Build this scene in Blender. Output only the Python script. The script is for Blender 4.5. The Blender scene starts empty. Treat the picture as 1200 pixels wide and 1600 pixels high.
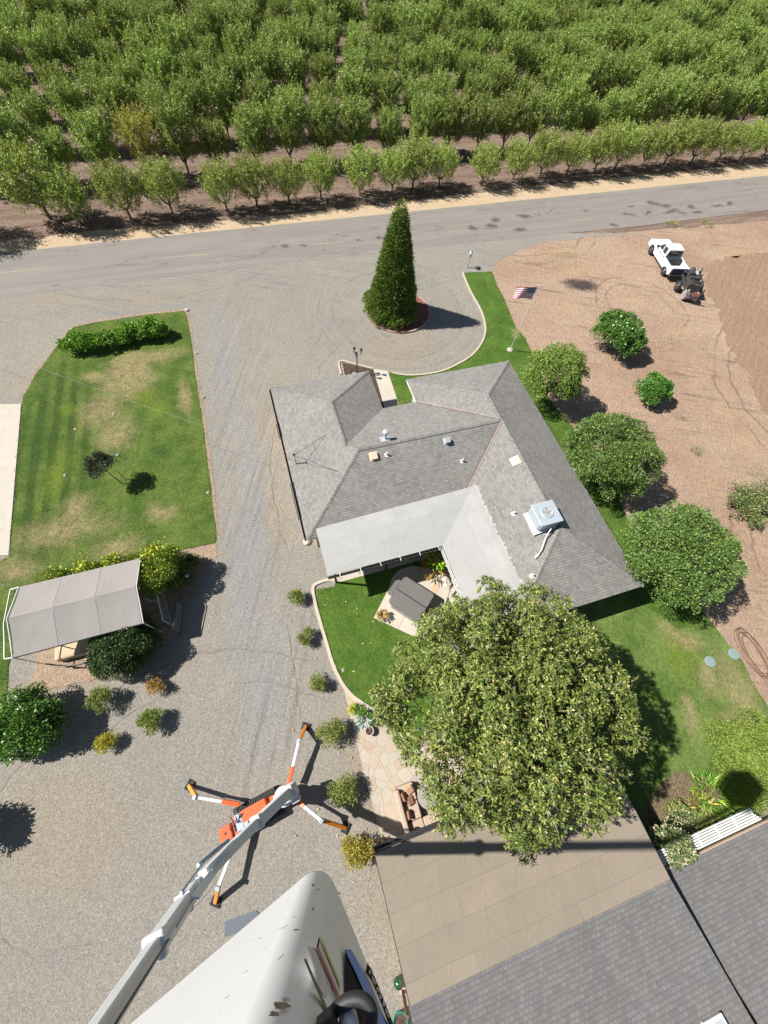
import bpy, math, random
import numpy as np
from mathutils import Vector, Matrix, noise
R = math.radians
D = bpy.data
SC = bpy.context.scene
COL = SC.collection
rng = np.random.default_rng(7)
random.seed(7)

# ------------------------------------------------------------------ camera
H = 23.0            # eye height above the yard
FPX, PITCH, ROLL = 640.0, 62.4, 8.0      # focal length in photo pixels, degrees below horizon, roll
_p, _r = R(PITCH), R(ROLL)
FW = Vector((0, math.cos(_p), -math.sin(_p)))
_u0 = Vector((0, math.sin(_p), math.cos(_p))); _r0 = Vector((1, 0, 0))
RT = math.cos(_r) * _r0 + math.sin(_r) * _u0
UP = -math.sin(_r) * _r0 + math.cos(_r) * _u0
CAM = Vector((0, 0, H))
cd = D.cameras.new('camera'); cam = D.objects.new('camera', cd); COL.objects.link(cam)
cd.sensor_fit = 'VERTICAL'; cd.sensor_height = 36.0; cd.lens = FPX / 1600 * 36
cd.clip_start = 0.03; cd.clip_end = 3000
M3 = Matrix((RT, UP, -FW)).transposed()
cam.matrix_world = Matrix.Translation(CAM) @ M3.to_4x4()
SC.camera = cam
SC.render.resolution_x, SC.render.resolution_y = 768, 1024

# ------------------------------------------------------------------ light
SUN_EL, SUN_DIR = 48.4, 2.2           # elevation; azimuth (degrees from +X) the shadows point to
w = D.worlds.new('World'); SC.world = w; w.use_nodes = True
wn = w.node_tree.nodes; wl = w.node_tree.links
sky = wn.new('ShaderNodeTexSky'); sky.sky_type = 'NISHITA'; sky.sun_disc = False
sky.sun_elevation = R(SUN_EL)
sky.sun_rotation = R(90 - (SUN_DIR + 180))
sky.air_density = 1.0; sky.dust_density = 0.6
bg = wn['Background']; wl.new(sky.outputs[0], bg.inputs[0]); bg.inputs[1].default_value = 0.05
ld = D.lights.new('sun', 'SUN'); ld.energy = 5.0; ld.angle = R(0.55); ld.color = (1.0, 0.97, 0.92)
sun = D.objects.new('sun', ld); COL.objects.link(sun)
sv = Vector((math.cos(R(SUN_DIR)) * math.cos(R(SUN_EL)), math.sin(R(SUN_DIR)) * math.cos(R(SUN_EL)), -math.sin(R(SUN_EL))))
sun.rotation_euler = sv.to_track_quat('-Z', 'Y').to_euler()
sun.location = (-40, 0, 60)
SC.view_settings.view_transform = 'Standard'; SC.view_settings.look = 'None'
SC.view_settings.exposure = 0.7; SC.view_settings.gamma = 1.0

# ------------------------------------------------------------------ helpers
def ray(px, py):
    return (px - 600) / FPX * RT - (py - 800) / FPX * UP + FW
def G(px, py, z=0.0):
    d = ray(px, py); t = (z - H) / d.z
    p = CAM + d * t
    return Vector((p.x, p.y, z))
def GL(pts, z=0.0):
    return [G(a, b, z) for a, b in pts]
def on_plane(px, py, q, n):
    d = ray(px, py); t = (Vector(q) - CAM).dot(n) / d.dot(n)
    return CAM + d * t
TH = R(24.1)                         # the house, the sheds and the road share this heading
HO = G(480, 843, 2.5); HO = Vector((HO.x, HO.y, 0))
def hw(u, v, z=0.0):                 # house frame to world
    return Vector((HO.x + u * math.cos(TH) - v * math.sin(TH), HO.y + u * math.sin(TH) + v * math.cos(TH), z))
def wh(p):
    d = Vector(p) - HO
    return Vector((d.x * math.cos(TH) + d.y * math.sin(TH), -d.x * math.sin(TH) + d.y * math.cos(TH), d.z))

def tag(o, label=None, cat=None, group=None, kind=None):
    if label: o['label'] = label
    if cat: o['category'] = cat
    if group: o['group'] = group
    if kind: o['kind'] = kind
    return o
def thing(name, loc, label, cat, rz=0.0, group=None):
    o = D.objects.new(name, None); COL.objects.link(o); o.location = loc; o.rotation_euler = (0, 0, rz)
    o.empty_display_size = 0.2
    return tag(o, label, cat, group)
def copy_tree(o, parent=None):
    c = o.copy(); COL.objects.link(c); c.parent = parent
    for ch in list(o.children): copy_tree(ch, c)
    return c

def axes(d, up=(0, 0, 1)):
    d = Vector(d).normalized(); up = Vector(up)
    if abs(d.dot(up)) > 0.98: up = Vector((1, 0, 0))
    s = d.cross(up).normalized(); t = s.cross(d).normalized()
    return d, s, t

class MB:
    def __init__(s, org=(0, 0, 0)):
        s.v = []; s.f = []; s.uv = {}; s.org = Vector(org)
    def face(s, pts, uv=None):
        i = len(s.v); s.v += [Vector(p) - s.org for p in pts]; s.f.append(list(range(i, i + len(pts))))
        if uv: s.uv[len(s.f) - 1] = uv
    def add(s, vs, fs):
        i = len(s.v); s.v += [Vector(p) - s.org for p in vs]; s.f += [[a + i for a in f] for f in fs]
    def box(s, c, size, ax=None):
        c = Vector(c); a = ax or (Vector((1, 0, 0)), Vector((0, 1, 0)), Vector((0, 0, 1)))
        h = [x / 2 for x in size]
        vs = [c + a[0] * h[0] * i + a[1] * h[1] * j + a[2] * h[2] * k for i in (-1, 1) for j in (-1, 1) for k in (-1, 1)]
        s.add(vs, [(0, 1, 3, 2), (4, 6, 7, 5), (0, 4, 5, 1), (2, 3, 7, 6), (0, 2, 6, 4), (1, 5, 7, 3)])
    def bb(s, x0, x1, y0, y1, z0, z1):
        s.box(((x0 + x1) / 2, (y0 + y1) / 2, (z0 + z1) / 2), (x1 - x0, y1 - y0, z1 - z0))
    def bar(s, p, q, w, h, up=(0, 0, 1), w2=None, h2=None):
        p = Vector(p); q = Vector(q); d, a, b = axes(q - p, up); w2 = w2 or w; h2 = h2 or h
        vs = [p + a * w / 2 * i + b * h / 2 * j for i, j in ((-1, -1), (1, -1), (1, 1), (-1, 1))] + \
             [q + a * w2 / 2 * i + b * h2 / 2 * j for i, j in ((-1, -1), (1, -1), (1, 1), (-1, 1))]
        s.add(vs, [(3, 2, 1, 0), (4, 5, 6, 7), (0, 1, 5, 4), (1, 2, 6, 5), (2, 3, 7, 6), (3, 0, 4, 7)])
    def tube(s, pts, rad, n=8, cap=True, closed=False):
        pts = [Vector(p) for p in pts]; m = len(pts)
        if not hasattr(rad, '__len__'): rad = [rad] * m
        i0 = len(s.v); prev = None
        for k, p in enumerate(pts):
            if closed: d = pts[(k + 1) % m] - pts[k - 1]
            else: d = pts[min(k + 1, m - 1)] - pts[max(k - 1, 0)]
            d.normalize()
            if prev is None: _, a, b = axes(d)
            else:
                a = (prev - d * prev.dot(d)).normalized(); b = d.cross(a)
            prev = a
            for j in range(n):
                t = 2 * math.pi * j / n
                s.v.append(p + (a * math.cos(t) + b * math.sin(t)) * rad[k] - s.org)
        for k in range(m if closed else m - 1):
            k2 = (k + 1) % m
            for j in range(n):
                s.f.append([i0 + k * n + j, i0 + k * n + (j + 1) % n, i0 + k2 * n + (j + 1) % n, i0 + k2 * n + j])
        if cap and not closed:
            s.f.append([i0 + j for j in range(n)][::-1]); s.f.append([i0 + (m - 1) * n + j for j in range(n)])
    def lathe(s, prof, c=(0, 0, 0), n=16):      # prof: (radius, z)
        c = Vector(c); i0 = len(s.v)
        for r_, z in prof:
            for j in range(n):
                t = 2 * math.pi * j / n
                s.v.append(c + Vector((r_ * math.cos(t), r_ * math.sin(t), z)) - s.org)
        for k in range(len(prof) - 1):
            for j in range(n):
                s.f.append([i0 + k * n + j, i0 + k * n + (j + 1) % n, i0 + (k + 1) * n + (j + 1) % n, i0 + (k + 1) * n + j])
        s.f.append([i0 + j for j in range(n)][::-1]); s.f.append([i0 + (len(prof) - 1) * n + j for j in range(n)])
    def prism(s, pts, z0, z1):
        n = len(pts); i = len(s.v)
        s.v += [Vector((p[0], p[1], z0)) - s.org for p in pts] + [Vector((p[0], p[1], z1)) - s.org for p in pts]
        s.f.append([i + k for k in range(n)][::-1]); s.f.append([i + n + k for k in range(n)])
        for k in range(n): s.f.append([i + k, i + (k + 1) % n, i + n + (k + 1) % n, i + n + k])
    def ribbon(s, pts, wd, z0, z1, closed=False):
        pts = [Vector((p[0], p[1], 0)) for p in pts]; m = len(pts); L = []; Rr = []
        for k in range(m):
            if closed: d = pts[(k + 1) % m] - pts[k - 1]
            else: d = pts[min(k + 1, m - 1)] - pts[max(k - 1, 0)]
            d.normalize(); n = Vector((-d.y, d.x, 0)); L.append(pts[k] + n * wd / 2); Rr.append(pts[k] - n * wd / 2)
        i = len(s.v)
        for k in range(m):
            for q, z in ((L[k], z0), (L[k], z1), (Rr[k], z1), (Rr[k], z0)): s.v.append(Vector((q.x, q.y, z)) - s.org)
        for k in range(m if closed else m - 1):
            a = i + 4 * k; b = i + 4 * ((k + 1) % m)
            for j in range(3): s.f.append([a + j, a + j + 1, b + j + 1, b + j])
        if not closed:
            s.f.append([i, i + 1, i + 2, i + 3]); e = i + 4 * (m - 1); s.f.append([e + 3, e + 2, e + 1, e])
    def build(s, name, mat, parent=None, smooth=False, bevel=0.0, seg=2):
        me = D.meshes.new(name); me.from_pydata([tuple(v) for v in s.v], [], s.f); me.validate()
        if s.uv:
            uvl = me.uv_layers.new(name='UVMap')
            for fi, uvs in s.uv.items():
                for li, uvv in zip(me.polygons[fi].loop_indices, uvs): uvl.data[li].uv = uvv
        me.materials.append(mat)
        if smooth: me.polygons.foreach_set('use_smooth', [True] * len(me.polygons))
        o = D.objects.new(name, me); COL.objects.link(o)
        if parent: o.parent = parent
        if bevel:
            b = o.modifiers.new('bevel', 'BEVEL'); b.width = bevel; b.segments = seg; b.limit_method = 'ANGLE'; b.angle_limit = R(35)
        return o

def spline(pts, n=6, closed=False):
    pts = [Vector(p) for p in pts]; out = []; m = len(pts)
    for k in range(m if closed else m - 1):
        if closed: p0, p1, p2, p3 = pts[k - 1], pts[k], pts[(k + 1) % m], pts[(k + 2) % m]
        else: p0, p1, p2, p3 = pts[max(k - 1, 0)], pts[k], pts[k + 1], pts[min(k + 2, m - 1)]
        for i in range(n):
            t = i / n
            out.append(0.5 * ((2 * p1) + (p2 - p0) * t + (2 * p0 - 5 * p1 + 4 * p2 - p3) * t * t + (3 * p1 - p0 - 3 * p2 + p3) * t ** 3))
    if not closed: out.append(pts[-1])
    return out
def wobble(pts, step=0.5, amp=0.08, fr=1.3, seed=0.0):
    out = []; m = len(pts)
    for k in range(m):
        a = Vector(pts[k]); b = Vector(pts[(k + 1) % m]); n = max(1, int((b - a).length / step)); n = min(n, 150)
        for i in range(n):
            p = a.lerp(b, i / n)
            q = noise.noise_vector(Vector((p.x * fr, p.y * fr, seed))) + 0.5 * noise.noise_vector(Vector((p.x * fr * 3, p.y * fr * 3, seed + 5)))
            out.append(Vector((p.x + q.x * amp, p.y + q.y * amp, p.z)))
    return out
def sheet(name, pts, z, mat, kind='structure', label=None):
    m = MB(); m.face([(p[0], p[1], z) for p in pts]); o = m.build(name, mat)
    if o.data.polygons[0].normal.z < 0: o.data.flip_normals()
    o['kind'] = kind
    if label: o['label'] = label
    return o

# ------------------------------------------------------------------ materials
class NT:
    def __init__(s, name):
        s.m = D.materials.new(name); s.m.use_nodes = True; s.t = s.m.node_tree; s.b = s.t.nodes['Principled BSDF']
        s.out = s.t.nodes['Material Output']; s._geo = None
    def n(s, typ, **kw):
        x = s.t.nodes.new(typ)
        for k, v in kw.items(): setattr(x, k, v)
        return x
    def l(s, a, b): s.t.links.new(a, b)
    def pos(s):
        if not s._geo: s._geo = s.n('ShaderNodeNewGeometry')
        return s._geo.outputs['Position']
    def obj(s): return s.n('ShaderNodeTexCoord').outputs['Object']
    def uv(s): return s.n('ShaderNodeTexCoord').outputs['UV']
    def noise(s, vec, scale, detail=4, rough=0.55, dist=0.0, col=False):
        x = s.n('ShaderNodeTexNoise'); x.inputs['Scale'].default_value = scale; x.inputs['Detail'].default_value = detail
        x.inputs['Roughness'].default_value = rough; x.inputs['Distortion'].default_value = dist
        s.l(vec, x.inputs['Vector']); return x.outputs['Color' if col else 'Fac']
    def voro(s, vec, scale, out='Color', feat='F1', rnd=1.0):
        x = s.n('ShaderNodeTexVoronoi', feature=feat); x.inputs['Scale'].default_value = scale
        x.inputs['Randomness'].default_value = rnd
        s.l(vec, x.inputs['Vector']); return x.outputs[out]
    def map(s, vec, loc=(0, 0, 0), rot=(0, 0, 0), sc=(1, 1, 1), typ='POINT'):
        x = s.n('ShaderNodeMapping', vector_type=typ); x.inputs['Location'].default_value = loc
        x.inputs['Rotation'].default_value = rot; x.inputs['Scale'].default_value = sc
        s.l(vec, x.inputs['Vector']); return x.outputs[0]
    def mr(s, v, a, b, c=0.0, d=1.0, smooth=False):
        x = s.n('ShaderNodeMapRange'); 
        if smooth: x.interpolation_type = 'SMOOTHSTEP'
        for i, q in enumerate((a, b, c, d)): x.inputs[i + 1].default_value = q
        s.l(v, x.inputs[0]); return x.outputs[0]
    def math(s, op, a, b=None):
        x = s.n('ShaderNodeMath', operation=op)
        for i, q in enumerate((a, b)):
            if q is None: continue
            if isinstance(q, (int, float)): x.inputs[i].default_value = q
            else: s.l(q, x.inputs[i])
        return x.outputs[0]
    def mix(s, fac, a, b, mode='MIX'):
        x = s.n('ShaderNodeMix', data_type='RGBA', blend_type=mode)
        for i, q in ((0, fac), (6, a), (7, b)):
            if isinstance(q, (int, float)): x.inputs[i].default_value = q
            elif isinstance(q, tuple): x.inputs[i].default_value = (*q, 1) if len(q) == 3 else q
            else: s.l(q, x.inputs[i])
        return x.outputs[2]
    def ramp(s, fac, stops, const=False):
        x = s.n('ShaderNodeValToRGB'); e = x.color_ramp.elements
        if const: x.color_ramp.interpolation = 'CONSTANT'
        while len(e) < len(stops): e.new(0.5)
        for el, (p, c) in zip(e, stops): el.position = p; el.color = (*c, 1)
        s.l(fac, x.inputs[0]); return x.outputs[0]
    def bump(s, h, strength=0.5, dist=0.02, normal=None):
        x = s.n('ShaderNodeBump'); x.inputs['Strength'].default_value = strength; x.inputs['Distance'].default_value = dist
        s.l(h, x.inputs['Height'])
        if normal: s.l(normal, x.inputs['Normal'])
        return x.outputs[0]
    def blobs(s, lst, wob=0.3, wscale=1.5, vec=None):
        # union of soft ellipses at ground places: (x, y, rx, ry, angle deg, inner fraction)
        p = vec or s.pos(); nz = s.noise(p, wscale, 5, 0.65, col=True)
        a = s.n('ShaderNodeVectorMath', operation='SUBTRACT'); s.l(nz, a.inputs[0]); a.inputs[1].default_value = (0.5, 0.5, 0.5)
        b = s.n('ShaderNodeVectorMath', operation='SCALE'); s.l(a.outputs[0], b.inputs[0]); b.inputs['Scale'].default_value = wob * 2
        c = s.n('ShaderNodeVectorMath', operation='ADD'); s.l(p, c.inputs[0]); s.l(b.outputs[0], c.inputs[1])
        acc = None
        for x, y, rx, ry, ang, inner in lst:
            q = s.map(c.outputs[0], (x, y, 0), (0, 0, R(ang)), (rx, ry, 1000), 'TEXTURE')
            ln = s.n('ShaderNodeVectorMath', operation='LENGTH'); s.l(q, ln.inputs[0])
            v = s.mr(ln.outputs['Value'], 1.0, inner, 0, 1, True)
            acc = v if acc is None else s.math('MAXIMUM', acc, v)
        return acc
    def set(s, col=None, rough=None, normal=None, metal=None, spec=None):
        for k, v in (('Base Color', col), ('Roughness', rough), ('Normal', normal), ('Metallic', metal), ('Specular IOR Level', spec)):
            if v is None: continue
            if isinstance(v, (int, float)): s.b.inputs[k].default_value = v
            elif isinstance(v, tuple): s.b.inputs[k].default_value = (*v, 1)
            else: s.l(v, s.b.inputs[k])
        return s.m

def paint(name, col, rough=0.5, var=0.12, scale=6.0, metal=0.0, bump=0.0, bscale=60.0, spec=0.5, dirt=None):
    t = NT(name); o = t.obj()
    nz = t.noise(o, scale, 5, 0.6)
    c = t.mix(nz, tuple(x * (1 - var) for x in col), tuple(min(1, x * (1 + var)) for x in col))
    if dirt: c = t.mix(t.mr(t.noise(o, scale * 0.6, 6, 0.7), 0.52, 0.75, 0, 0.7), c, dirt)
    nrm = t.bump(t.noise(o, bscale, 3), bump, 0.01) if bump else None
    r_ = t.mr(t.noise(o, scale * 2, 3), 0.3, 0.7, rough * 0.85, min(1, rough * 1.15))
    return t.set(c, r_, nrm, metal, spec)

LEAF = 1.7
def leafmat(name, stops, trans=0.3, rough=0.5, spec=0.35, objvar=0.12, tcol=1.5):
    t = NT(name); g = t.n('ShaderNodeNewGeometry'); c = t.ramp(g.outputs['Random Per Island'], [(p_, tuple(min(.6, x_ * LEAF) for x_ in q_)) for p_, q_ in stops])
    oi = t.n('ShaderNodeObjectInfo'); hs = t.n('ShaderNodeHueSaturation')
    t.l(t.mr(oi.outputs['Random'], 0, 1, 0.5 - objvar * 0.06, 0.5 + objvar * 0.05), hs.inputs['Hue'])
    t.l(t.mr(oi.outputs['Random'], 0, 1, 1 - objvar * 1.2, 1 + objvar * 1.2), hs.inputs['Value'])
    t.l(c, hs.inputs['Color'])
    t.set(hs.outputs[0], rough, spec=spec)
    trans *= 0.6; tr = t.n('ShaderNodeBsdfTranslucent'); tc = t.mix(1.0, hs.outputs[0], (tcol, tcol * 1.05, tcol * 0.5), 'MULTIPLY'); t.l(tc, tr.inputs[0])
    mx = t.n('ShaderNodeMixShader'); mx.inputs[0].default_value = trans
    t.l(t.b.outputs[0], mx.inputs[1]); t.l(tr.outputs[0], mx.inputs[2]); t.l(mx.outputs[0], t.out.inputs[0])
    return t.m

def leaves(name, P, A, N, ln, wd, mat, parent=None, cup=0.15):
    """one mesh of many leaf blades: base P, axis A, facing N (arrays), length/width arrays"""
    n = len(P); A = A / np.maximum(np.linalg.norm(A, axis=1, keepdims=True), 1e-6)
    S = np.cross(A, N); S /= np.maximum(np.linalg.norm(S, axis=1, keepdims=True), 1e-6)
    Nn = np.cross(S, A)
    ln = np.broadcast_to(ln, (n,))[:, None]; wd = np.broadcast_to(wd, (n,))[:, None]
    V = np.empty((n, 4, 3))
    V[:, 0] = P; V[:, 1] = P + A * ln * 0.5 + S * wd * 0.5 + Nn * wd * cup; V[:, 2] = P + A * ln - Nn * ln * cup * 0.6
    V[:, 3] = P + A * ln * 0.5 - S * wd * 0.5 + Nn * wd * cup
    me = D.meshes.new(name); me.vertices.add(4 * n); me.vertices.foreach_set('co', V.reshape(-1).astype('f'))
    me.loops.add(4 * n); me.loops.foreach_set('vertex_index', np.arange(4 * n, dtype='i'))
    me.polygons.add(n); me.polygons.foreach_set('loop_start', np.arange(0, 4 * n, 4, dtype='i'))
    me.update(calc_edges=True); me.materials.append(mat)
    o = D.objects.new(name, me); COL.objects.link(o)
    if parent: o.parent = parent
    return o
def unit(a): return a / np.maximum(np.linalg.norm(a, axis=-1, keepdims=True), 1e-9)
def rdir(n): return unit(rng.normal(size=(n, 3)))
# ------------------------------------------------------------------ ground materials
def gravel_mat():
    t = NT('gravel'); p = t.pos()
    st = t.n('ShaderNodeSeparateColor'); t.l(t.voro(p, 30.0), st.inputs[0])
    st2 = t.n('ShaderNodeSeparateColor'); t.l(t.voro(p, 11.0), st2.inputs[0])
    big = t.noise(p, 0.16, 4, 0.6); mid = t.noise(p, 0.9, 5, 0.7)
    c = t.mix(t.mr(big, 0.36, 0.66), (0.27, 0.25, 0.218), (0.312, 0.279, 0.23))
    # tan fines scraped out along the house, blue-grey rock in the wheel runs
    tan = t.blobs([(*G(440, 660).xy, 2.2, 8, 24, 0.1), (*G(430, 810).xy, 1.6, 4, 24, 0.1), (*G(620, 545).xy, 5.5, 3.2, 24, 0.2), (*G(560, 1180).xy, 1.2, 4.0, 24, 0.1),
                   (*G(80, 470).xy, 4, 1.6, 24, 0.0), (*G(300, 880).xy, 1.5, 2.0, 24, 0.2), (*G(600, 1420).xy, 1.2, 4, 24, 0.1), (*G(120, 1060).xy, 4.0, 1.2, 24, 0.2),
                   (*G(250, 1040).xy, 3.0, 1.2, 24, 0.1), (*G(30, 600).xy, 1.0, 2.0, 24, 0.1), (*G(100, 1300).xy, 6, 4, 0, 0.0), (*G(215, 470).xy, 9, 1.6, 24, 0.0)], 0.9, 0.6)
    c = t.mix(t.math('MULTIPLY', tan, 0.72), c, (0.315, 0.258, 0.19))
    grey = t.blobs([(*G(395, 760).xy, 1.1, 10, 20, 0.1), (*G(385, 900).xy, 1.3, 9, 14, 0.2), (*G(350, 570).xy, 1.2, 9, 22, 0.0), (*G(420, 1060).xy, 1.6, 6, 10, 0.0)], 0.8, 0.5)
    c = t.mix(t.math('MULTIPLY', grey, 0.75), c, (0.268, 0.270, 0.268))
    c = t.mix(t.mr(mid, 0.35, 0.75, 0.0, 0.35), c, (0.195, 0.175, 0.145))
    # wheel tracks: long ripples down the drive, arcs round the turnaround, sweeps in from the road
    tr = t.noise(t.map(p, rot=(0, 0, R(-17)), sc=(2.6, 0.10, 1)), 1.4, 5, 0.7, 0.6)
    along = t.blobs([(*G(385, 700).xy, 3.2, 22, 18, 0.5), (*G(420, 1080).xy, 4.5, 9, 5, 0.3)], 0.6, 0.5)
    c = t.mix(t.math('MULTIPLY', along, t.mr(tr, 0.5, 0.68, 0, 0.6)), c, (0.165, 0.155, 0.14))
    c = t.mix(t.math('MULTIPLY', along, t.mr(tr, 0.46, 0.34, 0, 0.45)), c, (0.32, 0.31, 0.29))
    tr2 = t.noise(t.map(p, rot=(0, 0, R(-24)), sc=(0.10, 2.4, 1)), 1.2, 5, 0.7, 0.9)
    sweep = t.blobs([(*G(300, 450).xy, 26, 4.0, 24, 0.4), (*G(700, 400).xy, 14, 2.6, 24, 0.3)], 0.6, 0.5)
    c = t.mix(t.math('MULTIPLY', sweep, t.mr(tr2, 0.52, 0.68, 0, 0.55)), c, (0.165, 0.155, 0.14))
    dv = t.n('ShaderNodeVectorMath', operation='DISTANCE'); t.l(p, dv.inputs[0]); dv.inputs[1].default_value = (-1.2, 31.3, 0)
    cx = t.n('ShaderNodeCombineXYZ'); t.l(dv.outputs['Value'], cx.inputs[0]); t.l(t.math('MULTIPLY', t.noise(p, 0.25, 3), 2.0), cx.inputs[1])
    arc = t.noise(cx.outputs[0], 2.6, 4, 0.7); am = t.math('MULTIPLY', t.mr(dv.outputs['Value'], 2.9, 3.6), t.mr(dv.outputs['Value'], 9.5, 6.5))
    c = t.mix(t.math('MULTIPLY', am, t.mr(arc, 0.52, 0.68, 0, 0.6)), c, (0.17, 0.155, 0.132))
    # a few single ruts left by turning tyres
    ruts = None
    for (ca, cb), rad, wd in (((250, 300), 15.5, .10), ((250, 300), 17.2, .10), ((900, 700), 20.4, .08), ((900, 700), 22.0, .08), ((330, 1500), 11.0, .07), ((330, 1500), 12.5, .07), ((200, 1120), 9.0, .06)):
        dd = t.n('ShaderNodeVectorMath', operation='DISTANCE'); t.l(p, dd.inputs[0]); dd.inputs[1].default_value = G(ca, cb)
        e = t.math('ABSOLUTE', t.math('SUBTRACT', t.math('ADD', dd.outputs['Value'], t.math('MULTIPLY', t.noise(p, 0.3, 3), 1.4)), rad))
        v_ = t.mr(e, wd, wd * .3); ruts = v_ if ruts is None else t.math('MAXIMUM', ruts, v_)
    ruts = t.math('MULTIPLY', ruts, t.mr(t.noise(p, 0.22, 3), 0.46, 0.56)); c = t.mix(t.math('MULTIPLY', ruts, 0.32), c, (0.13, 0.12, 0.105))
    g = t.mr(st.outputs[0], 0, 1, 0.76, 1.24); g2 = t.mr(t.noise(p, 9.0, 6, 0.8), 0.3, 0.7, 0.78, 1.22); g3 = t.mr(mid, 0.3, 0.7, 0.9, 1.1)
    c = t.mix(1.0, c, t.math('MULTIPLY', t.math('MULTIPLY', g, g2), g3), 'MULTIPLY')
    pale = t.mr(st.outputs[2], 0.95, 0.98); c = t.mix(t.math('MULTIPLY', pale, 0.5), c, (0.5, 0.46, 0.4))
    h = t.math('ADD', t.voro(p, 30.0, 'Distance'), t.math('MULTIPLY', t.noise(p, 6.0, 6, 0.8), 1.6))
    h = t.math('ADD', h, t.math('SUBTRACT', t.math('MULTIPLY', tr, 0.8), t.math('MULTIPLY', ruts, 0.8)))
    return t.set(c, 0.9, t.bump(h, 0.7, 0.045), spec=0.2)

def dirt_mat():
    t = NT('field_dirt'); p = t.pos()
    big = t.noise(p, 0.12, 5, 0.65); fine = t.noise(p, 5.0, 6, 0.7); cl = t.n('ShaderNodeSeparateColor'); t.l(t.voro(p, 6.5), cl.inputs[0])
    c = t.mix(t.mr(big, 0.35, 0.65), (0.325, 0.22, 0.152), (0.41, 0.297, 0.215))
    c = t.mix(t.mr(fine, 0.38, 0.72, 0, 0.4), c, (0.28, 0.187, 0.128))
    straw = t.blobs([(*G(905, 425).xy, 5, 1.6, 20, 0.0), (*G(870, 395).xy, 3.5, 1.0, 24, 0.0), (*G(1060, 520).xy, 2.2, 1.2, 30, 0.0), (*G(1130, 520).xy, 0.8, 6, 28, 0.1),
                     (*G(1150, 390).xy, 4, 1.5, 20, 0.0), (*G(990, 470).xy, 2, 1.0, 20, 0.0), (*G(1095, 590).xy, 1.2, 0.8, 0, 0.0), (*G(1165, 690).xy, 2.2, 1.2, 0, 0.1),
                     (*G(880, 480).xy, 3.5, 0.7, 24, 0.0), (*G(1130, 640).xy, 1.6, 0.9, 0, 0.0), (*G(1110, 760).xy, 1.5, 0.8, 0, 0.0)], 0.7, 1.2)
    strn = t.mr(t.noise(t.map(p, rot=(0, 0, R(-20)), sc=(3, 9, 1)), 2.0, 5, 0.75), 0.42, 0.6)
    c = t.mix(t.math('MULTIPLY', straw, t.math('MULTIPLY', strn, 0.9)), c, (0.42, 0.30, 0.16))
    weed = t.blobs([(*G(1050, 535).xy, 1.4, 0.7, 20, 0.0), (*G(1098, 545).xy, 0.8, 0.35, 10, 0.1), (*G(880, 400).xy, 3.0, 0.8, 24, 0.0), (*G(1190, 740).xy, 2, 1, 0, 0.0)], 0.5, 2.5)
    c = t.mix(t.math('MULTIPLY', weed, t.mr(fine, 0.45, 0.6, 0, 0.75)), c, (0.14, 0.16, 0.05))
    pale = t.blobs([(*G(1095, 592).xy, 0.9, 0.5, 0, 0.0), (*G(1160, 950).xy, 3.0, 4.5, 0, 0.0), (*G(1060, 670).xy, 4, 3, 0, 0.0)], 0.6, 1.0)
    c = t.mix(t.math('MULTIPLY', pale, 0.5), c, (0.36, 0.255, 0.18))
    # wheel ruts swinging across the field
    # long arcs left by tyres, broken by bare ground
    rut = t.noise(t.map(p, rot=(0, 0, R(-30)), sc=(0.10, 1.6, 1)), 1.0, 5, 0.7, 1.6)
    rut2 = t.noise(t.map(p, rot=(0, 0, R(-115)), sc=(0.14, 1.8, 1)), 1.0, 4, 0.7, 1.2)
    rm = t.math('MULTIPLY', t.mr(rut, 0.54, 0.66), t.mr(t.noise(p, 0.25, 3), 0.4, 0.6))
    c = t.mix(t.math('MULTIPLY', rm, 0.8), c, (0.165, 0.104, 0.066))
    rm2 = t.math('MULTIPLY', t.mr(rut2, 0.56, 0.66), t.mr(t.noise(p, 0.3, 3), 0.5, 0.62))
    c = t.mix(t.math('MULTIPLY', rm2, 0.7), c, (0.34, 0.235, 0.16))
    ruts = None
    for (ca, cb), rad, wd in (((1500, 300), 24.0, .12), ((1500, 300), 25.8, .12), ((1300, 620), 9.5, .10), ((1300, 620), 11.0, .10), ((800, 330), 9.0, .09), ((800, 330), 10.4, .09), ((1000, 480), 4.2, .08), ((1000, 480), 5.4, .08), ((1350, 900), 8.0, .09), ((1350, 900), 9.4, .09)):
        dd = t.n('ShaderNodeVectorMath', operation='DISTANCE'); t.l(p, dd.inputs[0]); dd.inputs[1].default_value = G(ca, cb)
        e = t.math('ABSOLUTE', t.math('SUBTRACT', t.math('ADD', dd.outputs['Value'], t.math('MULTIPLY', t.noise(p, 0.22, 3), 2.4)), rad))
        v_ = t.mr(e, wd * 1.6, wd * .4); ruts = v_ if ruts is None else t.math('MAXIMUM', ruts, v_)
    ruts = t.math('MULTIPLY', ruts, t.mr(t.noise(p, 0.2, 3), 0.42, 0.54)); c = t.mix(t.math('MULTIPLY', ruts, 0.6), c, (0.17, 0.11, 0.072))
    ash = t.blobs([(*G(910, 446).xy, 2.1, 1.2, 10, 0.35), (*G(893, 440).xy, 1.8, 0.6, 20, 0.0)], 0.6, 2.5)
    c = t.mix(t.math('MULTIPLY', ash, 0.9), c, (0.035, 0.032, 0.032))
    g = t.mr(cl.outputs[0], 0, 1, 0.88, 1.12); c = t.mix(1.0, c, g, 'MULTIPLY')
    h = t.math('ADD', fine, t.math('MULTIPLY', rut, 0.5)); h = t.math('ADD', h, t.math('MULTIPLY', t.noise(p, 14.0, 4, 0.7), 0.4))
    return t.set(c, 0.95, t.bump(h, 0.8, 0.15), spec=0.15)

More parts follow.
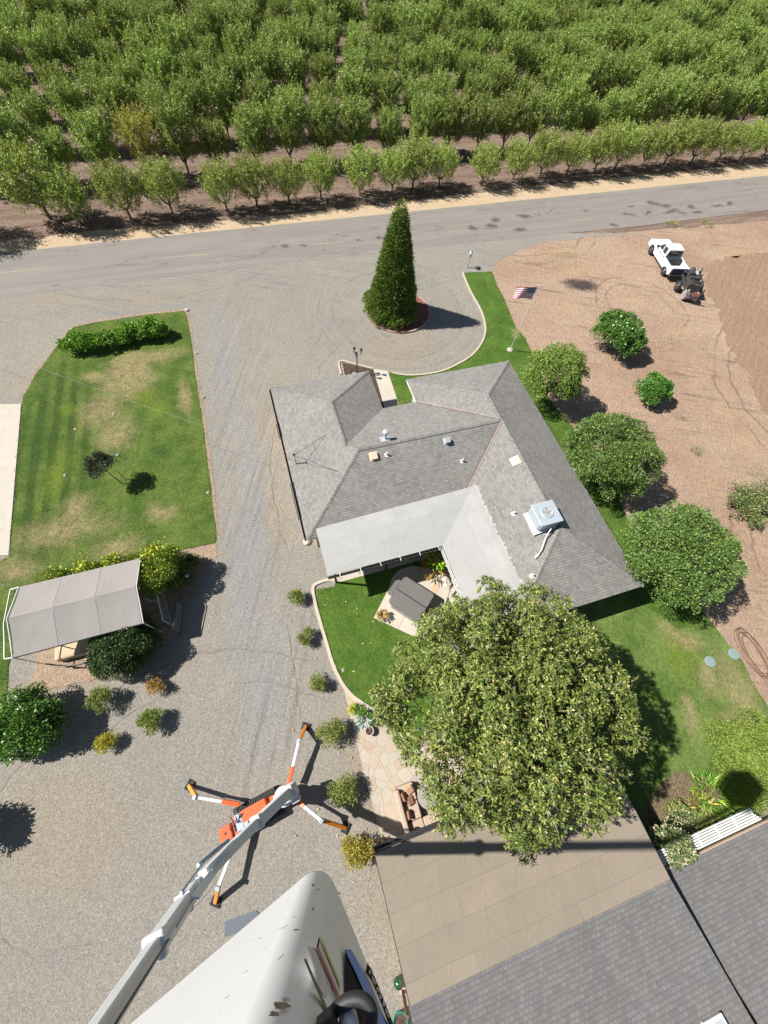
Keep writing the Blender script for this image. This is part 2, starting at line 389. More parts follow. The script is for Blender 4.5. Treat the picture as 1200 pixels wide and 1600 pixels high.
def tilled_mat():
    t = NT('tilled_soil'); p = t.pos()
    q = t.map(p, rot=(0, 0, R(-62)))
    wv = t.n('ShaderNodeTexWave', wave_type='BANDS', bands_direction='Y'); wv.inputs['Scale'].default_value = 0.5; wv.inputs['Distortion'].default_value = 9; wv.inputs['Detail'].default_value = 5; wv.inputs['Detail Scale'].default_value = 0.5; wv.inputs['Detail Roughness'].default_value = 0.7
    t.l(q, wv.inputs[0])
    f = t.noise(p, 3.5, 6, 0.75); cl = t.n('ShaderNodeSeparateColor'); t.l(t.voro(p, 6.5), cl.inputs[0])
    c = t.mix(f, (0.22, 0.142, 0.093), (0.33, 0.222, 0.15))
    fl = t.math('MULTIPLY', t.mr(cl.outputs[0], 0.6, 0.75), t.mr(t.noise(p, 0.28, 4, 0.6), 0.4, 0.62))
    c = t.mix(t.math('MULTIPLY', fl, 0.55), c, (0.40, 0.285, 0.165))
    c = t.mix(t.mr(wv.outputs['Fac'], 0.55, 0.9, 0, 0.22), c, (0.35, 0.225, 0.14))
    h = t.math('ADD', t.math('MULTIPLY', f, 1.2), t.math('MULTIPLY', wv.outputs['Fac'], 0.1))
    return t.set(c, 0.95, t.bump(h, 0.8, 0.16), spec=0.15)

def orchard_mat():
    t = NT('orchard_soil'); p = t.pos()
    q = t.map(p, rot=(0, 0, R(-24.9)))
    st = t.noise(t.map(q, sc=(0.12, 1.4, 1)), 1.0, 5, 0.65, 0.4); f = t.noise(p, 2.2, 6, 0.75)
    c = t.mix(t.mr(st, 0.38, 0.62), (0.16, 0.11, 0.085), (0.25, 0.178, 0.135))
    c = t.mix(t.mr(f, 0.4, 0.72, 0, 0.7), c, (0.105, 0.072, 0.055))
    c = t.mix(t.mr(t.noise(t.map(q, sc=(0.3, 3, 1)), 1.6, 5, 0.8), 0.58, 0.68, 0, 0.55), c, (0.38, 0.275, 0.18))
    return t.set(c, 0.95, t.bump(f, 0.7, 0.15), spec=0.15)

def verge_mat():
    t = NT('straw_verge'); p = t.pos(); q = t.map(p, rot=(0, 0, R(-24.5)))
    st = t.noise(t.map(q, sc=(0.25, 3.2, 1)), 1.3, 6, 0.7, 0.3); f = t.noise(p, 6, 5, 0.75)
    c = t.mix(t.mr(st, 0.35, 0.65), (0.47, 0.36, 0.235), (0.37, 0.27, 0.175))
    c = t.mix(t.mr(f, 0.45, 0.75, 0, 0.5), c, (0.56, 0.45, 0.30))
    return t.set(c, 0.95, t.bump(f, 0.5, 0.06), spec=0.15)

gx_ = lambda a, b: tuple(G(a, b).xy)
def lawn_mat(name, dry, bright=(), dark=(), g0=(0.085, 0.17, 0.028), g1=(0.14, 0.235, 0.045), stripes=None):
    t = NT(name); p = t.pos()
    f = t.noise(p, 9.0, 6, 0.8); md = t.noise(p, 0.7, 5, 0.65); tuft = t.noise(p, 30, 3, 0.8)
    c = t.mix(t.mr(md, 0.38, 0.62), g0, g1)
    if stripes is not None:
        wv = t.n('ShaderNodeTexWave', wave_type='BANDS', bands_direction='X'); wv.inputs['Scale'].default_value = 0.32; wv.inputs['Distortion'].default_value = 0.8
        t.l(t.map(p, rot=(0, 0, R(stripes))), wv.inputs[0]); c = t.mix(t.math('MULTIPLY', t.mr(wv.outputs['Fac'], 0.2, 0.8, 0, 0.75), t.blobs([(*gx_(80, 720), 3.2, 11, 18, 0.5)], 0.5, 0.5)), c, tuple(x * 0.66 for x in g0))
    if bright: c = t.mix(t.math('MULTIPLY', t.blobs(bright, 0.5, 1.0), 0.7), c, (0.15, 0.2, 0.025))
    if dark: c = t.mix(t.math('MULTIPLY', t.blobs(dark, 0.4, 1.2), 0.7), c, (0.042, 0.09, 0.018))
    if dry:
        m = t.blobs(dry, 0.9, 0.8); m = t.math('MULTIPLY', m, t.mr(t.noise(p, 2.5, 6, 0.75), 0.3, 0.62, 0.25, 1.0))
        c = t.mix(t.math('MULTIPLY', m, 0.9), c, (0.34, 0.26, 0.14))
    c = t.mix(1.0, c, t.mr(f, 0.3, 0.7, 0.5, 1.5), 'MULTIPLY')
    c = t.mix(1.0, c, t.mr(tuft, 0.3, 0.7, 0.72, 1.25), 'MULTIPLY')
    h = t.math('ADD', f, t.math('MULTIPLY', tuft, 0.8))
    return t.set(c, 0.9, t.bump(h, 0.9, 0.06), spec=0.12)

def road_mat():
    t = NT('asphalt'); p = t.pos(); q = t.map(p, rot=(0, 0, R(-24.3)))
    st = t.noise(t.map(q, sc=(0.08, 1.3, 1)), 1.0, 5, 0.6); f = t.noise(p, 14, 5, 0.75)
    c = t.mix(t.mr(st, 0.35, 0.65), (0.2, 0.18, 0.16), (0.25, 0.222, 0.195))
    c = t.mix(t.mr(f, 0.35, 0.7, 0, 0.35), c, (0.15, 0.138, 0.126))
    c = t.mix(t.mr(t.noise(p, 0.5, 5, 0.7), 0.55, 0.75, 0, 0.4), c, (0.29, 0.255, 0.218))
    pt = []
    for a, b, rx, ry in [(445, 384, .5, .35), (472, 384, .45, .25), (738, 357, .45, .8), (768, 353, .8, .5), (812, 359, .9, .45), (774, 344, .55, .7), (818, 338, 1.0, .45),
                         (592, 372, .6, .25), (560, 376, .5, .2), (958, 352, .6, .35), (982, 336, 1.2, .3), (1022, 318, 1.2, .5), (1040, 322, .8, .5), (1050, 330, 1.3, .35), (1065, 333, .7, .4),
                         (1080, 324, .6, .5), (985, 323, .6, .3), (1012, 333, .9, .25), (1090, 332, .8, .35), (1120, 322, 1.0, .3), (1140, 318, .8, .4), (914, 329, .5, .2)]:
        g = G(a, b); pt.append((g.x, g.y, rx * 1.15, ry, 24 + random.uniform(-25, 25), 0.35))
    m = t.blobs(pt, 0.6, 1.9); c = t.mix(t.math('MULTIPLY', m, 0.8), c, (0.07, 0.066, 0.07))
    # long crack wandering along the lane
    vd = t.math('ABSOLUTE', t.math('SUBTRACT', t.noise(t.map(q, sc=(0.05, 0.28, 1)), 1.0, 6, 0.6), 0.5)); c = t.mix(t.math('MULTIPLY', t.mr(vd, 0.006, 0.001, 0, 0.7), t.mr(t.noise(p, 0.2, 3), 0.45, 0.55)), c, (0.07, 0.07, 0.07))
    return t.set(c, 0.85, t.bump(f, 0.25, 0.02), spec=0.3)

def concrete_mat(name, col, ang=0.0, joint=None, stain=(0.5, 0.47, 0.42)):
    t = NT(name); p = t.pos(); f = t.noise(p, 9, 5, 0.7)
    c = t.mix(t.noise(p, 0.8, 5, 0.7), tuple(x * .88 for x in col), tuple(min(1, x * 1.08) for x in col))
    c = t.mix(t.mr(t.noise(p, 1.8, 6, 0.75), 0.52, 0.75, 0, 0.4), c, tuple(a * b for a, b in zip(col, stain)))
    return t.set(c, 0.85, t.bump(f, 0.15, 0.01), spec=0.3)

def flag_mat():
    t = NT('flagstone'); p = t.pos()
    w1 = t.noise(p, 1.2, 3, col=True); vec = t.mix(0.18, p, w1, 'ADD')
    v = t.voro(vec, 2.0); sp = t.n('ShaderNodeSeparateColor'); t.l(v, sp.inputs[0])
    c = t.ramp(sp.outputs[0], [(0.0, (0.40, 0.335, 0.25)), (0.35, (0.39, 0.36, 0.31)), (0.65, (0.43, 0.375, 0.295)), (0.85, (0.42, 0.315, 0.22)), (1.0, (0.34, 0.30, 0.26))])
    c = t.mix(t.mr(t.noise(p, 4, 6, 0.75), 0.4, 0.7, 0, 0.5), c, (0.40, 0.32, 0.23))
    e = t.voro(vec, 2.0, 'Distance', 'DISTANCE_TO_EDGE'); c = t.mix(t.mr(e, 0.05, 0.02, 0, 0.35), c, (0.3, 0.24, 0.18))
    return t.set(c, 0.85, t.bump(t.mr(e, 0.0, 0.06), 0.5, 0.02), spec=0.3)

def mulch_mat(name, col, vs=16):
    t = NT(name); p = t.pos(); s_ = t.n('ShaderNodeSeparateColor'); t.l(t.voro(p, vs), s_.inputs[0])
    c = t.mix(1.0, t.mix(t.noise(p, 3, 5, 0.7), tuple(x * .7 for x in col), tuple(x * 1.25 for x in col)), t.mr(s_.outputs[0], 0, 1, 0.6, 1.4), 'MULTIPLY')
    return t.set(c, 0.95, t.bump(t.voro(p, 16, 'Distance'), 0.7, 0.04), spec=0.1)

M = {}
M['gravel'] = gravel_mat(); M['dirt'] = dirt_mat(); M['tilled'] = tilled_mat(); M['orchard'] = orchard_mat(); M['verge'] = verge_mat(); M['road'] = road_mat()
gx = lambda a, b: tuple(G(a, b).xy)
M['lawn_front'] = lawn_mat('lawn_front', [(*gx(200, 590), 2.6, 3.0, 20, 0.3), (*gx(205, 565), 1.8, 1.2, 24, 0.6), (*gx(160, 640), 2.2, 2.6, 0, 0.0), (*gx(100, 830), 4.5, 1.6, 20, 0.0), (*gx(120, 800), 1.5, 2.0, 0, 0.0), (*gx(255, 800), 1.4, 0.8, 0, 0.0), (*gx(230, 560), 4.2, 0.9, 24, 0.1), (*gx(150, 590), 1.6, 0.8, 0, 0.1), (*gx(180, 680), 1.9, 2.4, 0, 0.0), 
         (*gx(180, 860), 2.2, 1.2, 24, 0.0), (*gx(25, 890), 2, 1.5, 0, 0), (*gx(290, 620), 0.6, 3, 22, 0)],
        [(*gx(225, 620), 1.2, 1.4, 0, 0.0), (*gx(250, 640), 1.2, 1.0, 0, 0.0), (*gx(105, 640), 1.0, 0.8, 0, 0.0), (*gx(90, 740), 1.0, 3.0, 15, 0.0)],
        [(*gx(172, 577), 1.0, 0.7, 0, 0.4), (*gx(60, 680), 0.8, 5, 15, 0.1), (*gx(255, 710), 1.2, 0.6, 0, 0.1), (*gx(240, 520), 4, 0.8, 24, 0.0)], (0.062, 0.112, 0.02), (0.125, 0.168, 0.036), stripes=-22)
M['lawn_strip'] = lawn_mat('lawn_strip', [(*gx(803, 520), 0.5, 1.0, 10, 0.0)], (), (), (0.062, 0.122, 0.018), (0.10, 0.168, 0.03))
M['lawn_patio'] = lawn_mat('lawn_patio', [], (), (), (0.064, 0.128, 0.018), (0.10, 0.17, 0.028))
M['lawn_back'] = lawn_mat('lawn_back', [(*gx(1155, 1085), 1.6, 3.4, 15, 0.0), (*gx(1110, 1060), 1.3, 1.6, 0, 0.0), (*gx(1080, 1120), 0.8, 1.6, 0, 0.0), (*gx(1075, 1000), 1.6, .8, 0, 0.0), (*gx(1150, 1140), 1.6, 1.6, 0, 0.0), (*gx(1050, 990), 1.0, 1.2, 0, 0.0), (*gx(1090, 1240), 1.5, 1.0, 0, 0.1), (*gx(1060, 1260), 1.5, 0.8, 0, 0.2)],
        [(*gx(1060, 1020), 1.6, 2.0, 0, 0.0)], (), (0.09, 0.15, 0.03), (0.155, 0.215, 0.055))
M['concrete'] = concrete_mat('concrete', (0.47, 0.42, 0.35)); M['curb'] = concrete_mat('curb_concrete', (0.48, 0.41, 0.33)); M['curb_red'] = concrete_mat('red_curb', (0.38, 0.26, 0.21))
M['flag'] = flag_mat(); M['mulch'] = mulch_mat('dark_mulch', (0.085, 0.055, 0.045)); M['bark'] = mulch_mat('red_bark', (0.23, 0.105, 0.065))
M['soil'] = mulch_mat('bed_soil', (0.15, 0.115, 0.07))

# ------------------------------------------------------------------ setting
sheet('ground', [(-700, -300), (700, -300), (700, 700), (-700, 700)], 0.0, M['orchard'])
rd = Vector((math.cos(R(24.3)), math.sin(R(24.3)), 0)); rn = Vector((-rd.y, rd.x, 0))
rf = Vector((-35.6, 31.64, 0))
def rp(s, o): return rf + rd * s + rn * o
sheet('straw_verge', wobble([rp(-90, -0.6), rp(230, -0.6), rp(230, 3.1), rp(70, 2.8), rp(48, 2.3), rp(30, 1.6), rp(14, 1.7), rp(6, 2.0), rp(0, 1.6), rp(-90, 1.5)], 0.8, 0.28, 0.7), 0.008, M['verge'])
dirt_poly = [G(765, 425), G(778, 404), G(800, 394), G(830, 382), G(870, 374), G(930, 368), G(1000, 362), G(1100, 353), G(1200, 344), Vector((80, 72, 0)), Vector((120, 40, 0)), Vector((70, -40, 0)), Vector((16, -40, 0)), Vector((16.5, -6, 0)), G(900, 760), G(760, 470)]
sheet('dirt_field', wobble(dirt_poly, 0.7, 0.3, 0.6, 2.0), 0.012, M['dirt'])
til = [G(1200, 395), G(1150, 400), G(1110, 412), G(1098, 428), G(1104, 455), G(1118, 480), G(1128, 510), G(1150, 560), G(1178, 615), G(1200, 650), Vector((60, 20, 0)), Vector((75, 50, 0))]
sheet('tilled_field', wobble(til, 0.35, 0.7, 0.9, 4.0), 0.018, M['tilled'])
grav = [rp(-90, -5.6), rp(40, -6.0), rp(52, -6.6), G(1000, 364), G(930, 370), G(870, 376), G(830, 384), G(800, 396), G(778, 406), G(766, 428), G(800, 560), G(830, 640), G(760, 1000), G(760, 1260), Vector((9, -30, 0)), Vector((-60, -30, 0))]
sheet('gravel_yard', wobble(grav, 0.7, 0.22, 0.8, 7.0), 0.020, M['gravel'])
sheet('road', wobble([rp(-90, 0), rp(230, 0), rp(230, -6.4), rp(60, -6.9), rp(40, -6.3), rp(20, -6.0), rp(5, -6.2), rp(-90, -6.1)], 0.6, 0.10, 0.9, 3.0), 0.026, M['road'])
M['roadpaint'] = None
t = NT('faded_road_paint'); p = t.pos(); c = t.mix(t.mr(t.noise(p, 5, 6, 0.8), 0.4, 0.62), (0.24, 0.2, 0.16), (0.42, 0.3, 0.16)); M['roadpaint'] = t.set(c, 0.8)
for a, b in (((-60, 436), (74, 418)), ((260, 403), (325, 398)), ((486, 383), (538, 379)), ((700, 363), (742, 360)), ((890, 345.5), (933, 342)), ((1110, 327), (1150, 324))):
    p0 = G(*a); p1 = G(*b); m = MB(); d = (p1 - p0).normalized(); n = Vector((-d.y, d.x, 0)) * 0.055
    m.face([(q.x, q.y, 0.031) for q in (p0 - n, p1 - n, p1 + n, p0 + n)]); tag(m.build('road_marking', M['roadpaint']), kind='structure')
lawnL = GL([(115, 512), (155, 504), (200, 497), (245, 491), (288, 487), (292, 492), (296, 515), (301, 545), (305, 583), (310, 610), (313, 633), (318, 665), (322, 700), (328, 745), (333, 793), (338, 822), (338, 848), (268, 863), (200, 880), (90, 905), (35, 980), (14, 1040), (8, 1120)]) + [Vector((-24, -1, 0)), Vector((-27, 4, 0))] + GL([(-30, 900), (15, 868), (35, 632), (37, 620), (55, 587), (85, 548)])
sheet('front_lawn', wobble(lawnL, 0.4, 0.06, 1.5, 1.0), 0.045, M['lawn_front'])
sheet('concrete_driveway', [G(34, 632), G(14.5, 868), G(-150, 872), G(-150, 634)], 0.06, M['concrete'])
# worn tan earth edge round the front lawn
edge = GL([(37, 622), (55, 585), (85, 546), (114, 510), (155, 502), (200, 495), (245, 489), (290, 485), (298, 515), (307, 583), (315, 633), (324, 700), (335, 793), (340, 848)])
m = MB(); pts = wobble(edge + edge[::-1][1:-1], 0.3, 0.05, 2.0)[:]
M['edge_soil'] = mulch_mat('edge_soil', (0.32, 0.235, 0.165), 34)
e2 = []
for a, b in zip(edge[:-1], edge[1:]):
    n = max(1, int((b - a).length / 0.35))
    for i in range(n): q = a.lerp(b, i / n); e2.append(q + Vector((random.uniform(-.05, .05), random.uniform(-.05, .05), 0)))
m = MB(); m.ribbon(e2, 0.24, 0.02, 0.036); tag(m.build('lawn_edge_soil', M['edge_soil']), kind='structure')

curbA = [(723, 427), (729, 443), (737, 460), (745, 474), (753, 490), (758, 510), (757, 524), (752, 537), (742, 551), (727, 563), (700, 577), (680, 583), (660, 586), (635, 587), (612, 583)]
stripL = GL(curbA) + [hw(8.9, 13.1), hw(8.3, 8.2), hw(9.2, 8.0), hw(17, 9.6), hw(17, -7)] + GL([(1030, 960), (1060, 990), (1104, 962), (1085, 935), (1040, 900), (1012, 870), (985, 820), (960, 770), (935, 720), (905, 680), (880, 650), (858, 625), (840, 580), (829, 548), (820, 528), (805, 512), (797, 490), (785, 462), (776, 445), (768, 425)])
sheet('side_lawn', wobble(stripL, 0.4, 0.06, 1.4, 9.0), 0.045, M['lawn_strip'])
backL = [hw(9, -5), hw(17, -7)] + GL([(1030, 960), (1060, 985), (1104, 962), (1120, 985), (1137, 1006), (1156, 1031), (1172, 1060), (1187, 1087), (1197, 1102), (1230, 1160), (1240, 1260), (1180, 1300), (1060, 1340)]) + [hw(10.6, -18.0), hw(10.4, -13.6), hw(4.5, -13.6), hw(4.8, -9.5), hw(5, -6)]
sheet('back_lawn', wobble(backL, 0.4, 0.09, 1.2, 11.0), 0.050, M['lawn_back'])
patioL = GL([(494, 921), (496, 935), (498, 957), (505, 985), (512, 1007), (521, 1040), (535, 1066), (549, 1084), (564, 1095), (583, 1108), (605, 1122)]) + [hw(2.6, -11.2), hw(5.6, -9.3), hw(7.2, -5), hw(7.2, -0.3), hw(0.9, -0.3), hw(0.9, -2.2)]
sheet('patio_lawn', patioL, 0.055, M['lawn_patio'])
m = MB(); m.ribbon(spline(GL(curbA), 4), 0.13, 0.0, 0.10); tag(m.build('curb', M['curb']), kind='structure')
curbP = GL([(526, 908), (513, 906.5), (500, 910), (491, 915), (489, 924), (493, 945), (496, 957), (504, 985), (511, 1008), (520, 1038), (534, 1067), (549, 1086), (563, 1097), (583, 1110), (606, 1125)])
m = MB(); m.ribbon(spline(curbP, 4), 0.17, 0.0, 0.11); tag(m.build('curb', M['curb']), kind='structure')
bed = GL([(612, 583), (583, 577), (556, 570), (536, 564.5), (530, 566), (529.5, 571), (533, 586)])
m = MB(); m.ribbon(bed[1:], 0.12, 0.0, 0.1); tag(m.build('curb', M['curb']), kind='structure')
sheet('entry_bed', [hw(5.7, 15.0), hw(7.8, 13.7), hw(7.5, 9.5), hw(5.2, 10)], 0.05, M['mulch'])
sheet('front_walk', [hw(7.85, 13.75), hw(8.87, 13.3), hw(8.55, 7.9), hw(7.4, 7.9)], 0.07, M['concrete'])
slab = [hw(2.52, -4.52), hw(4.25, -6.02), hw(5.0, -6.5), hw(5.7, -6.1), hw(7.18, -4.26), hw(7.1, -3.3), hw(6.5, -2.6), hw(5.6, -2.2), hw(4.7, -2.25), hw(4.2, -2.6), hw(3.76, -3.2)]
m = MB(); m.prism(slab, 0.0, 0.10); tag(m.build('patio_slab', M['concrete']), kind='structure')
M['joint'] = paint('dark_joint', (0.2, 0.18, 0.16), 0.9)  # plain dark colour of the joint across the slab
m = MB(); m.ribbon([hw(3.65, -5.48), hw(4.9, -4.1), hw(6.0, -2.5)], 0.02, 0.09, 0.104); tag(m.build('slab_joint', M['joint']), kind='structure')
path = GL([(536, 1070), (547, 1119), (556, 1156), (567, 1201), (580, 1249), (591, 1292), (600, 1325), (612, 1330)]) + [hw(3.0, -13.9), hw(6.5, -13.9), hw(6.5, -11.5), hw(3.0, -11.2), hw(1.6, -10.2), hw(0.9, -9)]
path = path[:-1] + GL([(606, 1128), (583, 1112), (560, 1098), (545, 1086)])
sheet('flagstone_path', wobble(path, 0.5, 0.03, 1.5, 3.0), 0.062, M['flag'])
sheet('patio_floor', [hw(0.9, -2.0), hw(7.0, -2.0), hw(7.0, -7.3), hw(9.2, -7.3), hw(9.2, 0.0), hw(0.9, 0.0)], 0.066, M['concrete'])
sheet('rose_bed', wobble(GL([(215, 872), (268, 864), (338, 850), (340, 868), (318, 880), (312, 900), (318, 930), (250, 960), (215, 930)]), 0.4, 0.08, 1.5), 0.034, M['edge_soil'])
sheet('carport_floor', wobble([hw(-14.6, -3.4), hw(-14.4, 1.2), hw(-8.4, 1.0), hw(-7.9, -2.6), hw(-10, -3.6)], 0.5, 0.2, 1.0), 0.052, M['edge_soil'])
sheet('flower_bed', wobble([hw(11.2, -17.9), hw(11.5, -17.2), hw(12.4, -16.7), hw(13.6, -16.2), hw(14.8, -15.9), hw(16.2, -16.6), hw(16.5, -17.9)], 0.4, 0.12, 1.5), 0.06, M['soil'])
# ------------------------------------------------------------------ building materials
def shingle_mat(name, base, course=0.145, tab=0.2, con=0.18, lines=0.6):
    t = NT(name); u = t.uv()
    br = t.n('ShaderNodeTexBrick'); br.offset = 0.5; br.inputs['Scale'].default_value = 1.0
    br.inputs['Brick Width'].default_value = tab; br.inputs['Row Height'].default_value = course
    br.inputs['Mortar Size'].default_value = 0.012; br.inputs['Mortar Smooth'].default_value = 0.3; br.inputs['Bias'].default_value = 0
    br.inputs['Color1'].default_value = (0, 0, 0, 1); br.inputs['Color2'].default_value = (1, 1, 1, 1); br.inputs['Mortar'].default_value = (0.5, 0.5, 0.5, 1)
    vec = t.mix(0.03, u, t.noise(u, 7, 3, col=True), 'ADD'); t.l(vec, br.inputs['Vector'])
    sx = t.n('ShaderNodeSeparateXYZ'); t.l(u, sx.inputs[0])
    row = t.math('FRACT', t.math('DIVIDE', sx.outputs['Y'], course))
    cr = t.n('ShaderNodeSeparateColor'); t.l(br.outputs['Color'], cr.inputs[0])
    v = t.mr(cr.outputs[0], 0, 1, 1 - con, 1 + con)
    c = t.mix(1.0, base, v, 'MULTIPLY')
    big = t.noise(u, 0.35, 4, 0.6); c = t.mix(1.0, c, t.mr(big, 0.3, 0.7, 0.9, 1.1), 'MULTIPLY')
    gr = t.noise(u, 22, 4, 0.8); c = t.mix(1.0, c, t.mr(gr, 0.3, 0.7, 0.78, 1.2), 'MULTIPLY')
    warm = t.noise(u, 1.1, 4, 0.7); c = t.mix(t.mr(warm, 0.45, 0.7, 0, 0.35), c, tuple(b * f for b, f in zip(base, (1.06, 1.0, 0.92))))
    sk = t.noise(t.map(u, sc=(1.6, 0.22, 1)), 1.0, 5, 0.7); c = t.mix(1.0, c, t.mr(sk, 0.35, 0.65, 0.93, 1.05), 'MULTIPLY')
    spk = t.voro(u, 5.0, 'Distance'); c = t.mix(t.mr(spk, 0.10, 0.05, 0, 0.35), c, tuple(min(1, b * 1.7) for b in base))
    butt = t.mr(row, 0.0, 0.12, 1, 0); c = t.mix(t.math('MULTIPLY', butt, lines), c, tuple(b * 0.35 for b in base))  # shade under each course's step edge put into the colour as dark lines
    c = t.mix(t.math('MULTIPLY', br.outputs['Fac'], 0.35), c, tuple(b * 0.4 for b in base))
    h = t.math('ADD', t.math('MULTIPLY', row, -1.0), t.math('MULTIPLY', cr.outputs[0], 0.35))
    return t.set(c, 0.92, t.bump(h, 0.45, 0.02), spec=0.2)
M['shingle'] = shingle_mat('grey_shingles', (0.228, 0.217, 0.2))
M['shingle2'] = shingle_mat('dark_grey_shingles', (0.15, 0.145, 0.142), 0.135, 0.18, 0.13, 0.45)
M['white'] = paint('white_paint', (0.66, 0.65, 0.62), 0.5, 0.06, 3, dirt=(0.48, 0.45, 0.4))
M['stucco'] = paint('tan_stucco', (0.52, 0.44, 0.34), 0.9, 0.08, 2, bump=0.3)
M['brownwood'] = paint('brown_wood', (0.14, 0.075, 0.05), 0.7, 0.2, 4)
M['dark'] = paint('dark_trim', (0.035, 0.034, 0.036), 0.5, 0.1)
M['glass'] = paint('window_glass', (0.03, 0.04, 0.05), 0.08, 0.1, spec=0.7)
M['galv'] = paint('galvanised_metal', (0.5, 0.55, 0.58), 0.45, 0.12, 3, metal=0.35, dirt=(0.42, 0.44, 0.45))
M['black'] = paint('black_rubber', (0.02, 0.02, 0.021), 0.6, 0.2)
M['pipe'] = paint('grey_pipe', (0.3, 0.27, 0.25), 0.6, 0.2)
M['rust'] = paint('rusty_flashing', (0.21, 0.165, 0.145), 0.7, 0.3, 3, dirt=(0.36, 0.36, 0.37))
M['tanvent'] = paint('tan_vent', (0.64, 0.5, 0.36), 0.7, 0.1)
def memb(name, col, rollw, rollh, lines=0.5):
    t = NT(name); o = t.uv()
    br = t.n('ShaderNodeTexBrick'); br.offset = 0.37; br.inputs['Scale'].default_value = 1; br.inputs['Brick Width'].default_value = rollw; br.inputs['Row Height'].default_value = rollh
    br.inputs['Mortar Size'].default_value = 0.012; br.inputs['Mortar Smooth'].default_value = 0.2
    br.inputs['Color1'].default_value = (0.3, 0.3, 0.3, 1); br.inputs['Color2'].default_value = (.7, .7, .7, 1)
    t.l(t.mix(0.03, o, t.noise(o, 2, 4, col=True), 'ADD'), br.inputs['Vector'])
    s_ = t.n('ShaderNodeSeparateColor'); t.l(br.outputs['Color'], s_.inputs[0])
    c = t.mix(1.0, col, t.mr(s_.outputs[0], 0.3, 0.7, 0.965, 1.035), 'MULTIPLY')
    c = t.mix(1.0, c, t.mr(t.noise(o, 0.6, 5, 0.65), 0.3, 0.7, 0.93, 1.07), 'MULTIPLY')
    c = t.mix(1.0, c, t.mr(t.noise(o, 14, 5, 0.8), 0.3, 0.7, 0.92, 1.08), 'MULTIPLY')
    c = t.mix(t.math('MULTIPLY', br.outputs['Fac'], lines), c, tuple(x * .5 for x in col))
    st = t.mr(t.noise(t.map(o, sc=(0.6, 2.2, 1)), 1.4, 6, 0.75), 0.52, 0.72, 0, 0.28); c = t.mix(st, c, tuple(x * .75 for x in col))
    wr = t.noise(t.map(o, sc=(1.6, 0.8, 1)), 1.6, 4, 0.7)
    vr = t.voro(t.mix(0.3, o, t.noise(o, 1.5, 3, col=True), 'ADD'), 1.1, 'Distance', 'DISTANCE_TO_EDGE')
    h = t.math('ADD', t.math('MULTIPLY', wr, 0.6), t.math('ADD', t.math('MULTIPLY', br.outputs['Fac'], -0.5), t.mr(vr, 0.0, 0.06, 0.35, 0)))
    return t.set(c, 0.85, t.bump(h, 0.35, 0.03), spec=0.25)
M['patioroof'] = memb('white_roof_membrane', (0.355, 0.348, 0.33), 7.0, 0.95, 0.1)
M['tanroof'] = memb('tan_roll_roofing', (0.235, 0.195, 0.15), 4.2, 0.92, 0.28)

def roofplane(mb, pts, e0, e1):
    """roof face with metres-true UVs; e0->e1 runs along its eave"""
    a = Vector(e0); d = (Vector(e1) - a).normalized()
    n = None
    P = [Vector(p) for p in pts]; n = (P[1] - P[0]).cross(P[2] - P[0]).normalized()
    if n.z < 0: P.reverse(); n = (P[1] - P[0]).cross(P[2] - P[0]).normalized()
    u = n.cross(d)
    mb.face(P, [((p - a).dot(d), abs((p - a).dot(u))) for p in P])

# ------------------------------------------------------------------ house
EZ, SL = 2.5, 0.42
house = thing('ranch_house', HO, 'single storey house with hipped grey shingle roof and white flat patio roof', 'house', TH)
def zr(d): return EZ + SL * d
A_ = (0, 11.2, EZ); B_ = (6.64, 11.2, EZ); gN = (3.32, 7.88, zr(3.32)); X_ = (3.32, 4.48, zr(3.32)); C_ = (6.64, 7.8, EZ); I_ = (0, 0, EZ); mW = (3.9, 3.9, zr(3.9))
M_ = (12.85, 3.9, zr(3.9)); Dv = (8.95, 7.8, EZ); Sv = (8.95, 0, EZ); E_ = (8.95, 9.87, EZ); F_ = (16.75, 9.87, EZ); rN = (12.85, 5.97, zr(3.9)); rS = (12.85, -3.52, zr(3.9)); T_ = (8.95, -7.42, EZ); G_ = (16.75, -7.42, EZ)
def zroof(u, v):
    c = []
    if 0 <= u <= 12.85 and 0 <= v <= 7.8: c.append(zr(min(u, v, 7.8 - v)))
    if 0 <= u <= 6.64 and 3.9 <= v <= 11.2: c.append(zr(min(u, 6.64 - u, 11.2 - v)))
    if 8.95 <= u <= 16.75 and -7.42 <= v <= 9.87: c.append(zr(min(u - 8.95, 16.75 - u, 9.87 - v, v + 7.42)))
    return max(c) if c else EZ
def on_roof(px, py):
    z = 3.2
    for _ in range(30):
        q = wh(G(px, py, z)); z = 0.5 * z + 0.5 * zroof(q.x, q.y)
    return Vector((q.x, q.y, z))
m = MB()
roofplane(m, [A_, I_, mW, X_, gN], A_, I_); roofplane(m, [B_, gN, X_, C_], C_, B_); roofplane(m, [A_, gN, B_], A_, B_)
roofplane(m, [C_, X_, mW, M_, Dv], C_, Dv); roofplane(m, [I_, Sv, M_, mW], I_, Sv)
roofplane(m, [E_, Dv, M_, rN], Dv, E_); roofplane(m, [Sv, T_, rS, M_], T_, Sv); roofplane(m, [F_, rN, M_, rS, G_], G_, F_)
roofplane(m, [E_, F_, rN], E_, F_); roofplane(m, [T_, G_, rS], T_, G_)
roof = m.build('roof', M['shingle'], house)
m = MB()                                                     # soffit and fascia board
out = [A_, B_, C_, Dv, E_, F_, G_, T_, Sv, I_]
for k in range(len(out)):
    a = Vector(out[k]); b = Vector(out[(k + 1) % len(out)]); d = (b - a).normalized(); n = Vector((-d.y, d.x, 0))
    m.bar(a + Vector((0, 0, -0.1)) - n * 0.014 - d * 0.0, b + Vector((0, 0, -0.1)) - n * 0.014, 0.025, 0.19)
m.build('fascia', M['white'], house)
